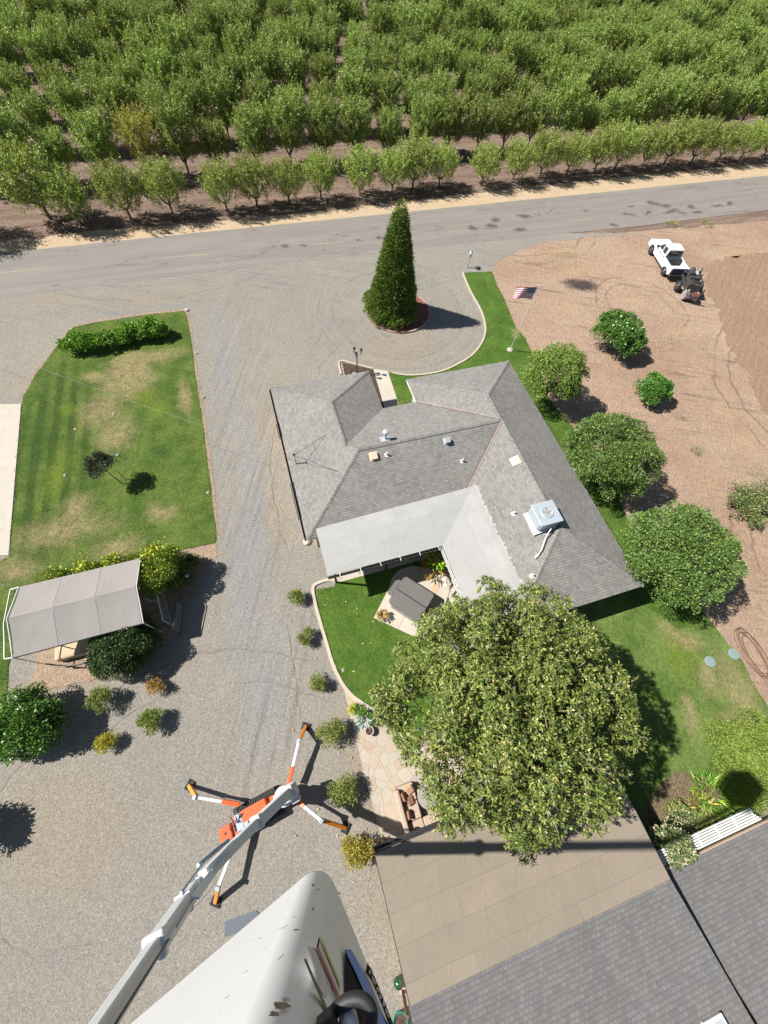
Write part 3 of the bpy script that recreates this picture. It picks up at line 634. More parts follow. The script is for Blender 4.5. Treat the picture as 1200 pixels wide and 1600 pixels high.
m = MB(); m.face([(p[0], p[1], EZ - 0.14) for p in out][::-1]); m.build('soffit', M['white'], house)
def gutter(p, q, side):
    m = MB(); p = Vector(p); q = Vector(q); d = (q - p).normalized(); n = Vector((d.y, -d.x, 0)) * side
    o = n * 0.09 + Vector((0, 0, -0.09))
    m.bar(p + o + n * 0.05, q + o + n * 0.05, 0.012, 0.11); m.bar(p + o - Vector((0, 0, 0.055)), q + o - Vector((0, 0, 0.055)), 0.11, 0.012); m.bar(p + o - n * 0.05, q + o - n * 0.05, 0.012, 0.11)
    return m
gutter(A_, I_, 1).build('gutter', M['dark'], house)
m = MB(); ins = 0.55
def wallring(m, pts, z0, z1, th=0.15):
    n = len(pts)
    for k in range(n):
        a = Vector((*pts[k], 0)); b = Vector((*pts[(k + 1) % n], 0)); d = (b - a).normalized()
        m.bar(Vector((a.x, a.y, (z0 + z1) / 2)) + d * (-th / 2 + 0.002), Vector((b.x, b.y, (z0 + z1) / 2)) - d * (th / 2 + 0.002), th, z1 - z0)
WP = [(ins, 11.2 - ins), (6.64 - ins, 11.2 - ins), (6.64 - ins, 7.8 - ins), (8.95 + ins, 7.8 - ins), (8.95 + ins, 9.87 - ins), (16.75 - ins, 9.87 - ins), (16.75 - ins, -7.42 + ins), (8.95 + ins, -7.42 + ins), (8.95 + ins, ins), (ins, ins)]
wallring(m, WP, 0.0, 2.35); m.build('wall', M['stucco'], house)
def window(u0, u1, v, z0, z1, axis, out_):
    """framed window on a wall: axis 'u' runs along u at v, axis 'v' runs along v at u=v"""
    fr = MB(); gl = MB(); o = 0.08 * out_
    def P(s, z, off): return (s, v + off, z) if axis == 'u' else (v + off, s, z)
    for s0, s1, za, zb in ((u0, u1, z0, z0 + .07), (u0, u1, z1 - .07, z1), (u0, u0 + .07, z0 + .07, z1 - .07), (u1 - .07, u1, z0 + .07, z1 - .07), ((u0 + u1) / 2 - .03, (u0 + u1) / 2 + .03, z0 + .07, z1 - .07)):
        c = P((s0 + s1) / 2, (za + zb) / 2, o); fr.box(c, (s1 - s0, .08, zb - za) if axis == 'u' else (.08, s1 - s0, zb - za))
    c = P((u0 + u1) / 2, (z0 + z1) / 2, o * 0.7); gl.box(c, (u1 - u0 - .1, .02, z1 - z0 - .1) if axis == 'u' else (.02, u1 - u0 - .1, z1 - z0 - .1))
    f = fr.build('window', M['white'], house); gl.build('pane', M['glass'], f)
window(10.2, 11.9, -7.42 + ins, 0.9, 2.0, 'u', -1); window(13.4, 15.2, -7.42 + ins, 0.9, 2.0, 'u', -1)
window(2.2, 4.6, ins, 0.1, 2.1, 'u', -1); window(5.6, 7.4, ins, 0.8, 2.0, 'u', -1); window(-6.2, -3.6, 8.95 + ins, 0.1, 2.1, 'v', -1)
window(2.0, 3.4, ins, 0.9, 2.0, 'v', -1); window(6.6, 8.0, ins, 0.9, 2.0, 'v', -1); window(10.5, 12.3, 9.87 - ins, 0.9, 2.0, 'u', 1)
m = MB(); m.bb(7.0, 7.95, 7.8 - ins + 0.08, 7.8 - ins + 0.13, 0.02, 2.08); dr = m.build('door', M['brownwood'], house)
m = MB(); m.box((7.82, 7.8 - ins + 0.17, 1.0), (0.05, 0.08, 0.12)); m.build('handle', M['galv'], dr)
m = MB(); m.bb(1.2, 5.4, 11.2 - ins + .08, 11.2 - ins + .12, 0.02, 2.1); m.build('garage_door', M['white'], house)
def cap(a, b):
    m = MB(); a = Vector(a); b = Vector(b); n = int((b - a).length / 0.16); d, s, t_ = axes(b - a)
    for i in range(n):
        p = a.lerp(b, i / n); q = a.lerp(b, (i + 1.25) / n)
        m.face([p + s * .12 - t_ * .005, p + t_ * .035, q + t_ * .012, q + s * .12 - t_ * .03], [(0.1, i * .145), (0.2, i * .145), (0.2, i * .145 + .14), (0.1, i * .145 + .14)])
        m.face([p + t_ * .035, p - s * .12 - t_ * .005, q - s * .12 - t_ * .03, q + t_ * .012], [(0.2, i * .145), (0.3, i * .145), (0.3, i * .145 + .14), (0.2, i * .145 + .14)])
    m.build('ridge_cap', M['shingle'], roof)
for a, b in [(A_, gN), (B_, gN), (gN, X_), (I_, mW), (mW, M_), (M_, rN), (E_, rN), (F_, rN), (rS, M_), (T_, rS), (G_, rS)]: cap(a, b)
m = MB()
def strip(a, b, off, wd=0.16):
    a = Vector(a) + Vector((0, 0, off)); b = Vector(b) + Vector((0, 0, off)); d, s, t_ = axes(b - a); h = 0.035
    m.face([a + s * wd / 2 + t_ * h, a, b, b + s * wd / 2 + t_ * h]); m.face([a, a - s * wd / 2 + t_ * h, b - s * wd / 2 + t_ * h, b])
strip(Dv, M_, 0.01); m.build('valley_flashing', M['rust'], roof); m = MB(); strip((9.6, .65, zr(.65)), M_, 0.01); m.build('valley_flashing', M['rust'], roof)
# vents through the roof
def roof_item(name, px, py, fn, mat, lab=None):
    p = on_roof(px, py); m = MB(); fn(m, p); o = m.build(name, mat, roof, bevel=0.01); 
    if lab: o['label'] = lab
    return o
def tilt(p):   # axes lying in the roof slope at p
    e = 0.05; gu = (zroof(p.x + e, p.y) - zroof(p.x - e, p.y)) / (2 * e); gv = (zroof(p.x, p.y + e) - zroof(p.x, p.y - e)) / (2 * e)
    n = Vector((-gu, -gv, 1)).normalized(); a = Vector((1, 0, gu)).normalized(); return a, n.cross(a), n
def flue(m, p):
    a, b, n = tilt(p); m.box(p + n * .02, (.55, .55, .03), (a, b, n)); m.lathe([(.10, -.2), (.10, .58), (.17, .58), (.18, .62), (.18, .70), (.12, .74), (.02, .75)], p, 16)
roof_item('flue_pipe', 601.5, 686, flue, M['galv'], 'tall round flue with a flat cap')
def boxv(w, h):
    def f(m, p):
        a, b, n = tilt(p); m.box(p + n * .015, (w * 1.35, w * 1.35, .02), (a, b, n)); m.box(p + n * h / 2, (w, w, h), (a, b, n))
    return f
roof_item('box_vent', 584, 713, boxv(.38, .16), M['tanvent']); roof_item('box_vent', 698, 689, boxv(.3, .26), M['galv']); roof_item('box_vent', 805, 720, boxv(.4, .07), M['tanvent'])
def stub(m, p):
    a, b, n = tilt(p); m.box(p + n * .012, (.22, .22, .02), (a, b, n)); m.lathe([(.05, -.1), (.05, .25)], p, 10)
for q in ((604, 711), (722, 721), (802, 803), (831, 900)): roof_item('vent_stub', *q, stub, M['white'])
# patio roof: two low planes mitred at the inner corner
m = MB(); zi = 2.6
def pr(pts, e0, e1): roofplane(m, pts, e0, e1)
PA = (0.58, -2.33, zi); PB = (6.95, -2.33, zi); PC = (9.92, 0.58, zi + .34); PD = (0.58, 0.40, zi + .12); PE = (6.95, -7.3, zi); PF = (10.0, -7.3, zi + .38); PC2 = (9.95, .55, zi + .38)
pr([PA, PB, PC, PD], PA, PB); pr([PB, PE, PF, PC], PE, PB)
proof = m.build('patio_roof', M['patioroof'], house)
sm = proof.modifiers.new('thick', 'SOLIDIFY'); sm.thickness = 0.07; sm.offset = -1
m = MB()                       # coated strip of shingles beside the membrane, ragged edge
k = -7.2; u0 = 9.9; z0 = lambda u: zr(u - 8.95) + 0.014; L_ = []; Q_ = []
while k < 0.6:
    w_ = random.uniform(.10, .28)
    for kk in (k, k + .144): L_.append((u0, kk, z0(u0))); Q_.append((u0 + w_, kk, z0(u0 + w_)))
    k += .145
m.add(L_ + Q_, [(i, len(L_) + i, len(L_) + i + 1, i + 1) for i in range(len(L_) - 1)])
M['coat'] = paint('weathered_coating', (0.32, 0.31, 0.29), 0.9, 0.2, 8)
m.build('coated_strip', M['coat'], roof)
gm = gutter(PA, PB, 1); gm.build('gutter', M['dark'], proof)
gm = gutter(PB, PE, -1 * -1); gm.build('gutter', M['white'], proof)
for k in range(6):
    u = 1.2 + k * 1.1; m = MB(); m.bar((u, -2.28, zi + .02), (u, -2.55, zi + .02), .03, .02); m.build('gutter_strap', M['white'], proof)
for u, v in ((1.0, -1.95), (4.0, -1.95), (7.25, -2.0), (7.25, -4.6), (7.25, -7.0)):
    m = MB(); m.bar((u, v, 0.07), (u, v, zi - .09), .1, .1); m.build('patio_post', M['dark'], house)
# dark awnings over the west windows
for v0, v1 in ((7.3, 8.4), (1.5, 3.9)):
    m = MB(); m.bar((-.02, v0, 2.28), (-.02, v1, 2.28), .05, .05); m.bar((-.2, v0, 2.12), (-.2, v1, 2.12), .05, .05)
    for k in range(6): v = v0 + (v1 - v0) * k / 5; m.bar((.5, v, 2.3), (-.2, v, 2.12), .03, .03)
    m.build('awning_frame', M['dark'], house)
# service mast with guy wires
p = on_roof(463.2, 725); mt = MB(); top = p + Vector((-.03, 0.02, .9)); mt.tube([p - Vector((0, 0, .1)), top], .035, 8); mt.lathe([(.06, 0), (.07, .05), (.03, .1)], top, 10)
mast = mt.build('service_mast', M['dark'], roof)
m = MB()
for q in ((508.5, 680), (528, 737)):
    e = on_roof(*q); m.tube([top - Vector((0, 0, .05)), e + Vector((0, 0, .02))], .013, 5)
m.build('guy_wire', M['dark'], mast)
mastW = hw(top.x, top.y, top.z)

# rooftop cooler
p = on_roof(845, 812)
cool = thing('rooftop_cooler', hw(p.x, p.y, p.z), 'pale blue grey metal air conditioner with round fan, on the right wing of the roof', 'air conditioner', TH + R(0))
m = MB(); s_ = .62
zb = .15
m.prism([(-s_, -s_ + .12), (-s_ + .12, -s_), (s_ - .12, -s_), (s_, -s_ + .12), (s_, s_ - .12), (s_ - .12, s_), (-s_ + .12, s_), (-s_, s_ - .12)], zb, zb + .62)
cab = m.build('cabinet', M['galv'], cool, bevel=.02)
m = MB(); m.prism([(-s_ - .03, -s_ - .03), (s_ + .03, -s_ - .03), (s_ + .03, s_ + .03), (-s_ - .03, s_ + .03)], zb + .625, zb + .68); m.build('lid', M['galv'], cool, bevel=.03)
m = MB(); m.lathe([(.30, 0), (.30, .05), (.27, .05), (.27, .01)], (0, 0, zb + .68), 24); m.build('fan_ring', M['galv'], cool)
m = MB(); m.lathe([(.268, 0), (.02, .003)], (0, 0, zb + .683), 24); m.build('fan_opening', M['black'], cool)
m = MB()
for k in range(5):
    a = k * 2 * math.pi / 5; d = Vector((math.cos(a), math.sin(a), 0)); n = Vector((-d.y, d.x, 0))
    m.face([d * .04 - n * .03 + Vector((0, 0, zb + .70)), d * .25 - n * .02 + Vector((0, 0, zb + .70)), d * .25 + n * .1 + Vector((0, 0, zb + .72)), d * .04 + n * .04 + Vector((0, 0, zb + .71))])
m.lathe([(.06, zb + .69), (.06, zb + .74), (.01, zb + .75)], (0, 0, 0), 10); m.build('fan', M['pipe'], cool)
m = MB(); m.box((-.12, -.05, .0), (1.2, 1.3, .25), (Vector((1, 0, .42)).normalized(), Vector((0, 1, 0)), Vector((-.42, 0, 1)).normalized())); m.build('curb_base', M['galv'], cool)
m = MB(); m.tube([(.05, -.63, .45), (.0, -.78, .45), (-.25, -1.0, .12), (-.7, -1.55, -.1), (-1.0, -1.8, -.32)], .035, 8); m.tube([(-.95, -1.72, -.3), (-1.12, -1.82, -.34)], .06, 8); m.build('drain_pipe', M['white'], cool)

# ------------------------------------------------------------------ shed with the tan flat roof
def flatshed():
    sh = thing('garage_building', HO, 'low building with tan rolled roofing in front and dark grey shingles behind', 'garage', TH)
    z0, z1, s2 = 2.75, 3.12, 0.265
    U0, U1, V0, V1, V2 = -.28, 10.42, -13.83, -18.03, -27.0
    m = MB(); roofplane(m, [(U0, V0, z0), (U1, V0, z0), (U1, V1, z1), (U0, V1, z1)], (U0, V0, z0), (U1, V0, z0)); ro = m.build('flat_roof', M['tanroof'], sh)
    sm = ro.modifiers.new('thick', 'SOLIDIFY'); sm.thickness = 0.06; sm.offset = -1
    m = MB(); za = z1 + .012; roofplane(m, [(U0 - .05, V1 + .03, za), (U1, V1 + .03, za), (U1, V2, za + s2 * (V1 - V2)), (U0 - .05, V2, za + s2 * (V1 - V2))], (U0, V1, za), (U1, V1, za)); rs = m.build('shingle_roof', M['shingle2'], sh)
    sm = rs.modifiers.new('thick', 'SOLIDIFY'); sm.thickness = 0.05; sm.offset = -1
    m = MB()
    for a, b in (((U0, V0 + .03, z0 - .1), (U1, V0 + .03, z0 - .1)), ((U0 - .015, V0, z0 - .1), (U0 - .015, V1, z1 - .1)), ((U0 - .065, V1, z1 - .08), (U0 - .065, V2, z1 - .08 + s2 * (V1 - V2))), ((U1 + .016, V0, z0 - .1), (U1 + .016, V1, z1 - .1))): m.bar(a, b, .03, .16)
    m.build('fascia', M['dark'], sh)  # dark colour makes the right edge read as the shaded gap between roofs
    gutter((U0, V0 + .05, z0 + .03), (U0 + 6.5, V0 + .05, z0 + .03), -1).build('gutter', M['dark'], sh)
    m = MB(); wallring(m, [(U0 + .5, V1 + 1.0), (U1 - .2, V1 + 1.0), (U1 - .2, V2 + .3), (U0 + .5, V2 + .3)], 0, 2.9); m.build('wall', M['stucco'], sh)
    for u in (.1, 3.4, 6.8, 10.1):
        m = MB(); m.bar((u, V0 - .2, 0.05), (u, V0 - .2, z0 - .1), .12, .12); m.build('porch_post', M['brownwood'], sh)
    p = wh(on_plane(1111, 1593, hw(5, V1, za), Vector((math.sin(TH) * s2 * -1 * 0, 0, 1))) ) if False else wh(G(1112, 1594, 4.0))
    zz = za + s2 * (V1 - p.y); n = Vector((0, s2, 1)).normalized(); a = Vector((1, 0, 0)); b = n.cross(a)
    m = MB(); m.box((p.x, p.y - .35, zz + .1 + .09), (.75, .9, .2), (a, b, n)); sk = m.build('skylight', M['white'], sh, bevel=.02)
    m = MB(); m.box((p.x, p.y - .35, zz + .19 + .11), (.6, .75, .02), (a, b, n)); m.build('pane', M['galv'], sk)
    # neighbour with the other shingle slope
    nb = thing('shed_building', HO, 'building at the right edge with a plain dark grey shingle slope beside the tan roof', 'building', TH)
    m = MB(); q0, q1, qv0, qv1, s3 = 10.64, 22.0, -18.0, -27.0, .42
    roofplane(m, [(q0, qv0, EZ), (q1, qv0, EZ), (q1, qv1, EZ + s3 * (qv0 - qv1)), (q0 - .15, qv1, EZ + s3 * (qv0 - qv1))], (q0, qv0, EZ), (q1, qv0, EZ))
    r2 = m.build('shingle_roof', M['shingle2'], nb); sm = r2.modifiers.new('thick', 'SOLIDIFY'); sm.thickness = 0.05; sm.offset = -1
    m = MB(); m.bar((q0, qv0 + .018, EZ - .07), (q1, qv0 + .018, EZ - .07), .03, .13); m.build('fascia', paint('pale_wood_trim', (.5, .36, .24), .7, .2, 3), nb)
    m = MB(); wallring(m, [(q0 + .25, qv0 - .5), (q1 - .3, qv0 - .5), (q1 - .3, qv1 + .3), (q0 + .25, qv1 + .3)], 0, 2.45); m.build('wall', M['stucco'], nb)
    # white slatted patio cover
    pg = thing('slatted_cover', HO, 'white slatted patio cover along the eave of the right edge building', 'patio cover', TH)
    zt = 2.28
    for k in range(6): m = MB(); v = -17.9 + k * .088; m.bar((10.85, v, zt), (15.95 - .07 * k, v, zt), .058, .03); m.build('slat', M['white'], pg)
    for k in range(6): u = 10.95 + k * .96; m = MB(); m.bar((u, -17.9, zt - .09), (u, -17.46, zt - .09), .05, .12); m.build('rafter', M['white'], pg)
flatshed()

# ------------------------------------------------------------------ carport
M['canvas'] = None
t = NT('carport_canvas'); o_ = t.obj()
c = t.mix(t.noise(o_, 0.8, 5, 0.65), (0.25, 0.23, 0.212), (0.295, 0.27, 0.25))
c = t.mix(t.mr(t.noise(o_, 3.5, 6, 0.75), 0.55, 0.75, 0, .3), c, (0.21, 0.19, 0.172))
wv = t.noise(t.map(o_, sc=(4, .5, 1)), 1.2, 4, 0.6); M['canvas'] = t.set(c, 0.85, t.bump(wv, 0.25, 0.05), spec=0.2)
cp = thing('carport_canopy', HO, 'open sided carport with a peaked taupe fabric cover on white poles', 'carport', TH)
cu0, cu1, cv0, cv1, cvr, cze, czr = -14.0, -8.52, -2.12, 1.33, -.42, 2.3, 2.85
def ridge_sag(u): 
    return -0.035 * abs(math.sin((u - cu0) / (cu1 - cu0) * math.pi * 3))
m = MB(); NU = 48
grid = []
for i in range(NU + 1):
    u = cu0 + (cu1 - cu0) * i / NU; row = []
    for j in range(-6, 7):
        s_ = j / 6; v = cvr + (s_ * (cvr - cv0) if s_ < 0 else s_ * (cv1 - cvr)); z = czr + (cze - czr) * abs(s_) + ridge_sag(u) * (1 - abs(s_) * .5) * 1.1 + .012 * noise.noise(Vector((u * 1.7, v * 1.7, 3))) - 0.03 * math.sin(abs(s_) * math.pi)
        row.append((u, v, z))
    row.insert(0, (u, cv0 - .01, cze - .14)); row.append((u, cv1 + .01, cze - .14)); grid.append(row)
vs = [p for r in grid for p in r]; K = len(grid[0])
m.add(vs, [(i * K + j, (i + 1) * K + j, (i + 1) * K + j + 1, i * K + j + 1) for i in range(NU) for j in range(K - 1)])
ca = m.build('fabric_cover', M['canvas'], cp, smooth=False)
def canvas_z(u, v):
    s_ = (v - cvr) / (cvr - cv0) if v < cvr else (v - cvr) / (cv1 - cvr); return czr + (cze - czr) * abs(s_) + ridge_sag(u) * (1 - abs(s_) * .5) * 1.1 - .03 * math.sin(abs(s_) * math.pi) + .012 * noise.noise(Vector((u * 1.7, v * 1.7, 3)))
for pts_ in ([(cu0 + (cu1 - cu0) * k / 20, cvr) for k in range(21)], [((cu0 * 2 + cu1) / 3, cv0 + (cv1 - cv0) * k / 16) for k in range(17)], [((cu0 + 2 * cu1) / 3, cv0 + (cv1 - cv0) * k / 16) for k in range(17)]):
    m = MB(); m.tube([(a, b, canvas_z(a, b) + .001) for a, b in pts_], .009, 6); m.build('seam', M['canvas'], ca)
M['pole'] = paint('white_pole', (0.6, 0.6, 0.57), 0.45, 0.1, 4)
def frame_end(u, du=0):
    m = MB(); r_ = .03
    m.tube([(u, cv0 - du * .4, cze + du), (u, cvr, czr + .02 + du), (u, cv1 + du * .4, cze + du)], r_, 6)
    m.tube([(u, cv0 - du * .4, 0.03), (u, cv0 - du * .4, cze + du)], r_, 6); m.tube([(u, cv1 + du * .4, 0.03), (u, cv1 + du * .4, cze + du)], r_, 6)
    return m
for u in (cu0 - .06, (cu0 * 2 + cu1) / 3, (cu0 + 2 * cu1) / 3, cu1 + .06): frame_end(u, 0 if u in (cu0 - .06, cu1 + .06) else -.09).build('frame_arch', M['pole'], cp)
m = MB(); m.tube([(cu0 - .06, cv0, cze), (cu0 - .5, cv0 + .1, cze - .15)], .03, 6); m.tube([(cu0 - .06, cv1, cze), (cu0 - .5, cv1 + .02, cze - .1)], .03, 6); m.tube([(cu0 - .5, cv0 + .1, cze - .15), (cu0 - .5, cvr, cze + .1), (cu0 - .5, cv1 + .02, cze - .1)], .03, 6); m.build('end_brace', M['pole'], cp)
m = MB(); m.tube([(cu0, cv0, 0.08), (cu0 + .9, cv0 - .45, 0.09), (cu0 + 2.0, cv0 - .5, 0.09)], .035, 6); m.build('ground_rail', M['dark'], cp)
# tan box trailer cover tucked under it
tb = thing('canvas_bundle', hw(-12.4, -1.7, 0.05), 'tan canvas covered stack under the edge of the carport', 'bundle', TH)
m = MB(); m.bb(-1.0, .7, -.55, .5, 0, .5); o_ = m.build('cover', paint('tan_canvas', (.5, .38, .25), .9, .15, 5, bump=.3, bscale=9), tb, bevel=.12, seg=3)
m = MB(); m.tube([(.72, -.5, 0), (.74, -.5, .62), (.74, .3, .62), (.72, .3, 0)], .02, 6); m.tube([(-.3, -.6, .05), (-.3, -.62, .58), (.72, -.5, .62)], .012, 5); m.build('rack', M['dark'], tb)

# gate panels east of the carport
M['mesh'] = None
t = NT('chain_link'); u_ = t.uv(); b_ = t.n('ShaderNodeTexBrick')
M['linkwire'] = paint('chain_link_wire', (.33, .34, .35), .5, .1, metal=.4)
def gate(name, a, b, h, label, org):
    g_ = thing(name, a, label, 'gate'); a = Vector(a); b = Vector(b); m = MB(a)
    m.tube([a, a + Vector((0, 0, h)), b + Vector((0, 0, h)), b], .03, 6); m.tube([a + Vector((0, 0, .12)), b + Vector((0, 0, .12))], .022, 6); m.build('gate_frame', M['pole'] if name == 'chain_link_gate' else M['dark'], g_)
    m = MB(a); L = (b - a).length; d = (b - a) / L; k = 0.0
    while k < L + h:
        for sgn in (1, -1):
            x0, z0_, x1, z1_ = (k, 0.12, k - h, h)
            lo = max(0, k - (h - .12)); hi = min(L, k)
            if hi > lo:
                p = a + d * lo + Vector((0, 0, .12 + (k - lo))); q = a + d * hi + Vector((0, 0, .12 + (k - hi)))
                if sgn < 0: p = a + d * (L - lo) + Vector((0, 0, .12 + (k - lo))); q = a + d * (L - hi) + Vector((0, 0, .12 + (k - hi)))
                m.bar(p, q, .006, .006)
        k += .12
    m.build('wire_mesh', M['linkwire'], g_)
gate('chain_link_gate', hw(-8.25, .15, 0.04), hw(-7.95, -1.9, 0.04), 1.25, 'chain link gate with pale pipe frame at the end of the carport', None)
gate('garden_gate', G(288, 945, 0.04), G(283, 992, 0.04), 1.1, 'narrow dark pipe gate standing in shade at the edge of the gravel', None)
# ------------------------------------------------------------------ tracked boom lift
M['orange'] = paint('red_orange_paint', (0.72, 0.115, 0.03), 0.4, 0.12, 3, dirt=(0.45, 0.12, 0.06)); M['amber'] = paint('amber_paint', (0.72, 0.26, 0.035), 0.45, 0.12, 3)
M['liftwhite'] = paint('lift_white', (0.66, 0.68, 0.70), 0.4, 0.07, 2.5, dirt=(0.5, 0.5, 0.5)); M['liftgrey'] = paint('boom_grey', (0.68, 0.69, 0.70), 0.45, 0.07, 1.5)
M['bluegrey'] = paint('blue_grey_machine', (0.36, 0.43, 0.5), 0.5, 0.15)
M['hose'] = paint('hydraulic_black', (0.025, 0.026, 0.03), 0.5, 0.2)
LO = Vector((-3.45, -3.78, 0.02)); AX = Vector((math.cos(R(33)), math.sin(R(33)), 0)); AN = Vector((-AX.y, AX.x, 0)); ZZ = Vector((0, 0, 1))
lift = thing('boom_lift', LO, 'tracked orange and white boom lift on four outriggers, boom raised', 'boom lift')
def LP(a, l, z): return LO + AX * a + AN * l + Vector((0, 0, z))
fr3 = (AX, AN, ZZ)
def lb(m, a, l, z, sa, sl_, sz): m.box(LP(a, l, z), (sa, sl_, sz), fr3)
for s_ in (-1, 1):
    m = MB(LO); prof = []
    for k in range(16):
        t_ = 2 * math.pi * k / 16; cx = 0.72 if math.cos(t_) > 0 else -0.95; prof.append((cx + .2 * math.cos(t_), .22 + .2 * math.sin(t_)))
    n = len(prof); vs = [LP(-.15 + a, .45 * s_ - .11, z) for a, z in prof] + [LP(-.15 + a, .45 * s_ + .11, z) for a, z in prof]
    m.add(vs, [list(range(n)), list(range(n, 2 * n))[::-1]] + [(k, (k + 1) % n, n + (k + 1) % n, n + k) for k in range(n)])
    tk = m.build('track', M['black'], lift)
    m = MB(LO)
    for k in range(18): lb(m, -.15 - .95 + k * .1, .45 * s_, .435, .05, .23, .035)
    m.build('tread', M['hose'], tk)
m = MB(LO); lb(m, -.35, 0, .5, 1.9, .6, .35); lb(m, .5, 0, .62, 1.3, .5, .3); m.build('chassis', M['orange'], lift, bevel=.03)
m = MB(LO); lb(m, -.30, .12, .82, 1.1, .5, .34); m.build('engine_hood', M['orange'], lift, bevel=.05)
m = MB(LO); lb(m, -.1, -.28, .78, .9, .22, .3); m.build('side_cover', M['orange'], lift, bevel=.04)
m = MB(LO); lb(m, -.98, .02, .80, .3, .62, .38); lb(m, -.72, -.22, .86, .2, .3, .3); m.build('valve_block', M['bluegrey'], lift, bevel=.03)
m = MB(LO)
for k in range(7): q = LP(-1.2 + random.uniform(-.1, .45), random.uniform(-.3, .35), .95); m.tube([q, q + AX * random.uniform(-.2, .2) + ZZ * .12, q + AN * random.uniform(-.3, .3) + ZZ * .02], .02, 5)
m.build('hose', M['hose'], lift)
m = MB(LO); lb(m, -1.62, -.12, .72, .5, .55, .42); bx = m.build('tool_box', M['orange'], lift, bevel=.04)
m = MB(LO); m.lathe([(.05, 0), (.05, .015), (.01, .016)], LP(-1.62, -.1, .93), 12); m.build('cap', M['hose'], bx)
m = MB(LO); m.lathe([(.42, .7), (.42, .92), (.36, .95)], LP(1.0, .05, 0) - Vector((0, 0, 0)), 20); lb(m, 1.1, 0.05, 1.35, .75, .5, .8)
tur = m.build('turntable', M['liftwhite'], lift, bevel=.06)
m = MB(LO); lb(m, 1.52, .02, 1.55, .42, .34, .9); lb(m, 1.5, -.28, 1.2, .4, .2, .45); m.build('counterweight', M['liftwhite'], lift, bevel=.08)
# outriggers: thigh beam with telescopic middle, amber shin and pad
hips = [(-2.55, -2.75), (-4.5, -3.72), (-4.25, -4.65), (-2.25, -3.2)]
knees = [(-2.44, -1.04, 1.02), (-6.34, -3.63, 1.02), (-4.51, -6.42, .95), (-.86, -3.8, 1.1)]
feet = [(-2.34, -.4), (-7.07, -3.4), (-4.66, -7.18), (.27, -4.14)]
for hp, kn, ft in zip(hips, knees, feet):
    h_ = Vector((*hp, .72)); k_ = Vector(kn); f_ = Vector((*ft, .1)); a1 = h_.lerp(k_, .42)
    m = MB(LO); m.bar(h_, a1, .17, .2); m.tube([h_ - ZZ * .16, h_.lerp(k_, .5) - ZZ * .15], .04, 8); og = m.build('outrigger', M['orange'], lift, bevel=.02)
    m = MB(LO); m.bar(a1, k_, .12, .14); m.tube([h_.lerp(k_, .5) - ZZ * .15, k_ - ZZ * .12], .025, 8); m.build('extension', M['liftwhite'], og, bevel=.01)
    d = (f_ - k_).normalized(); m = MB(LO); m.bar(k_ - d * .05 + ZZ * .02, k_ + (k_ - a1).normalized() * .12, .18, .2); m.build('knee_collar', M['bluegrey'], og, bevel=.02)
    m = MB(LO); m.bar(k_ + d * .02, f_, .15, .17); m.build('shin', M['amber'], og, bevel=.02)
    m = MB(LO); q = Vector((*ft, .05)); ad = Vector((d.x, d.y, 0)).normalized(); an = Vector((-ad.y, ad.x, 0)); m.box(q, (.34, .42, .06), (ad, an, ZZ)); m.tube([q, f_ + ZZ * .06], .06, 8); m.box(q + ad * .1 + ZZ * .05, (.04, .4, .05), (ad, an, ZZ)); m.box(q - ad * .1 + ZZ * .05, (.04, .4, .05), (ad, an, ZZ)); m.build('foot_pad', M['black'], og, bevel=.01)
# boom
SU = (-.5, .85, 0)                  # the boom's section is turned so one wall faces this way
def collar(mb, p, d, w_, h_, L=.16): mb.bar(p - d * L / 2, p + d * L / 2, w_, h_, SU)
B0 = Vector((-2.28, -2.82, 1.75)); B1 = Vector((-3.02, -3.6, 4.2)); B2 = Vector((-3.62, -4.32, 7.7)); B3 = Vector((-3.63, -4.40, 8.35)); B4 = Vector((-3.02, -4.0, 12.5)); B5 = Vector((-1.93, -3.30, 19.8))
m = MB(LO); m.bar(B0, B1, .36, .38, SU); lo = m.build('lower_boom', M['liftgrey'], lift, bevel=.05)
m = MB(LO); m.bar(B1, B2, .29, .32, SU); m.build('lower_boom_extension', M['liftgrey'], lo, bevel=.045)
for q, cw, ch, cl in ((B1, .42, .48, .22), (B0 + (B1 - B0) * .02, .46, .5, .5)): m = MB(LO); collar(m, q, (B1 - B0).normalized(), cw, ch, cl); m.build('collar', M['liftwhite'], lo, bevel=.04)
# linkage at the elbow
d12 = (B2 - B1).normalized(); d34 = (B4 - B3).normalized(); m = MB(LO); _, sa, sb = axes(d12, SU)
for s_ in (-1, 1):
    m.bar(B2 - d12 * 1.3 + sa * .2 * s_, B2 + d12 * .5 + sa * .2 * s_, .05, .3); m.bar(B2 - d12 * .2 + sa * .26 * s_, B3 + d34 * 1.3 + sa * .26 * s_, .04, .22)
m.tube([B2 - sa * .33, B2 + sa * .33], .07, 10); m.tube([B3 - sa * .33 + d34 * .3, B3 + sa * .33 + d34 * .3], .07, 10); m.build('elbow_link', M['liftwhite'], lift)
m = MB(LO); m.tube([B2 - d12 * 1.6 + sb * .26, B2 + d12 * .1 + sb * .34], .06, 8); m.tube([B2 - d12 * .2 + sb * .3, B3 + d34 * 1.5 + sb * .24], .045, 8)
for k in range(4): m.tube([B2 - d12 * (1.2 - .2 * k) + sa * .3, B2 + sa * (.34 + .05 * k) + d12 * .2, B3 + d34 * (.8 + .1 * k) + sa * .3], .014, 5)
m.build('elbow_cylinder', M['bluegrey'], lift)
m = MB(LO); m.bar(B3, B4, .33, .35, SU); ub = m.build('upper_boom', M['liftgrey'], lift, bevel=.05)
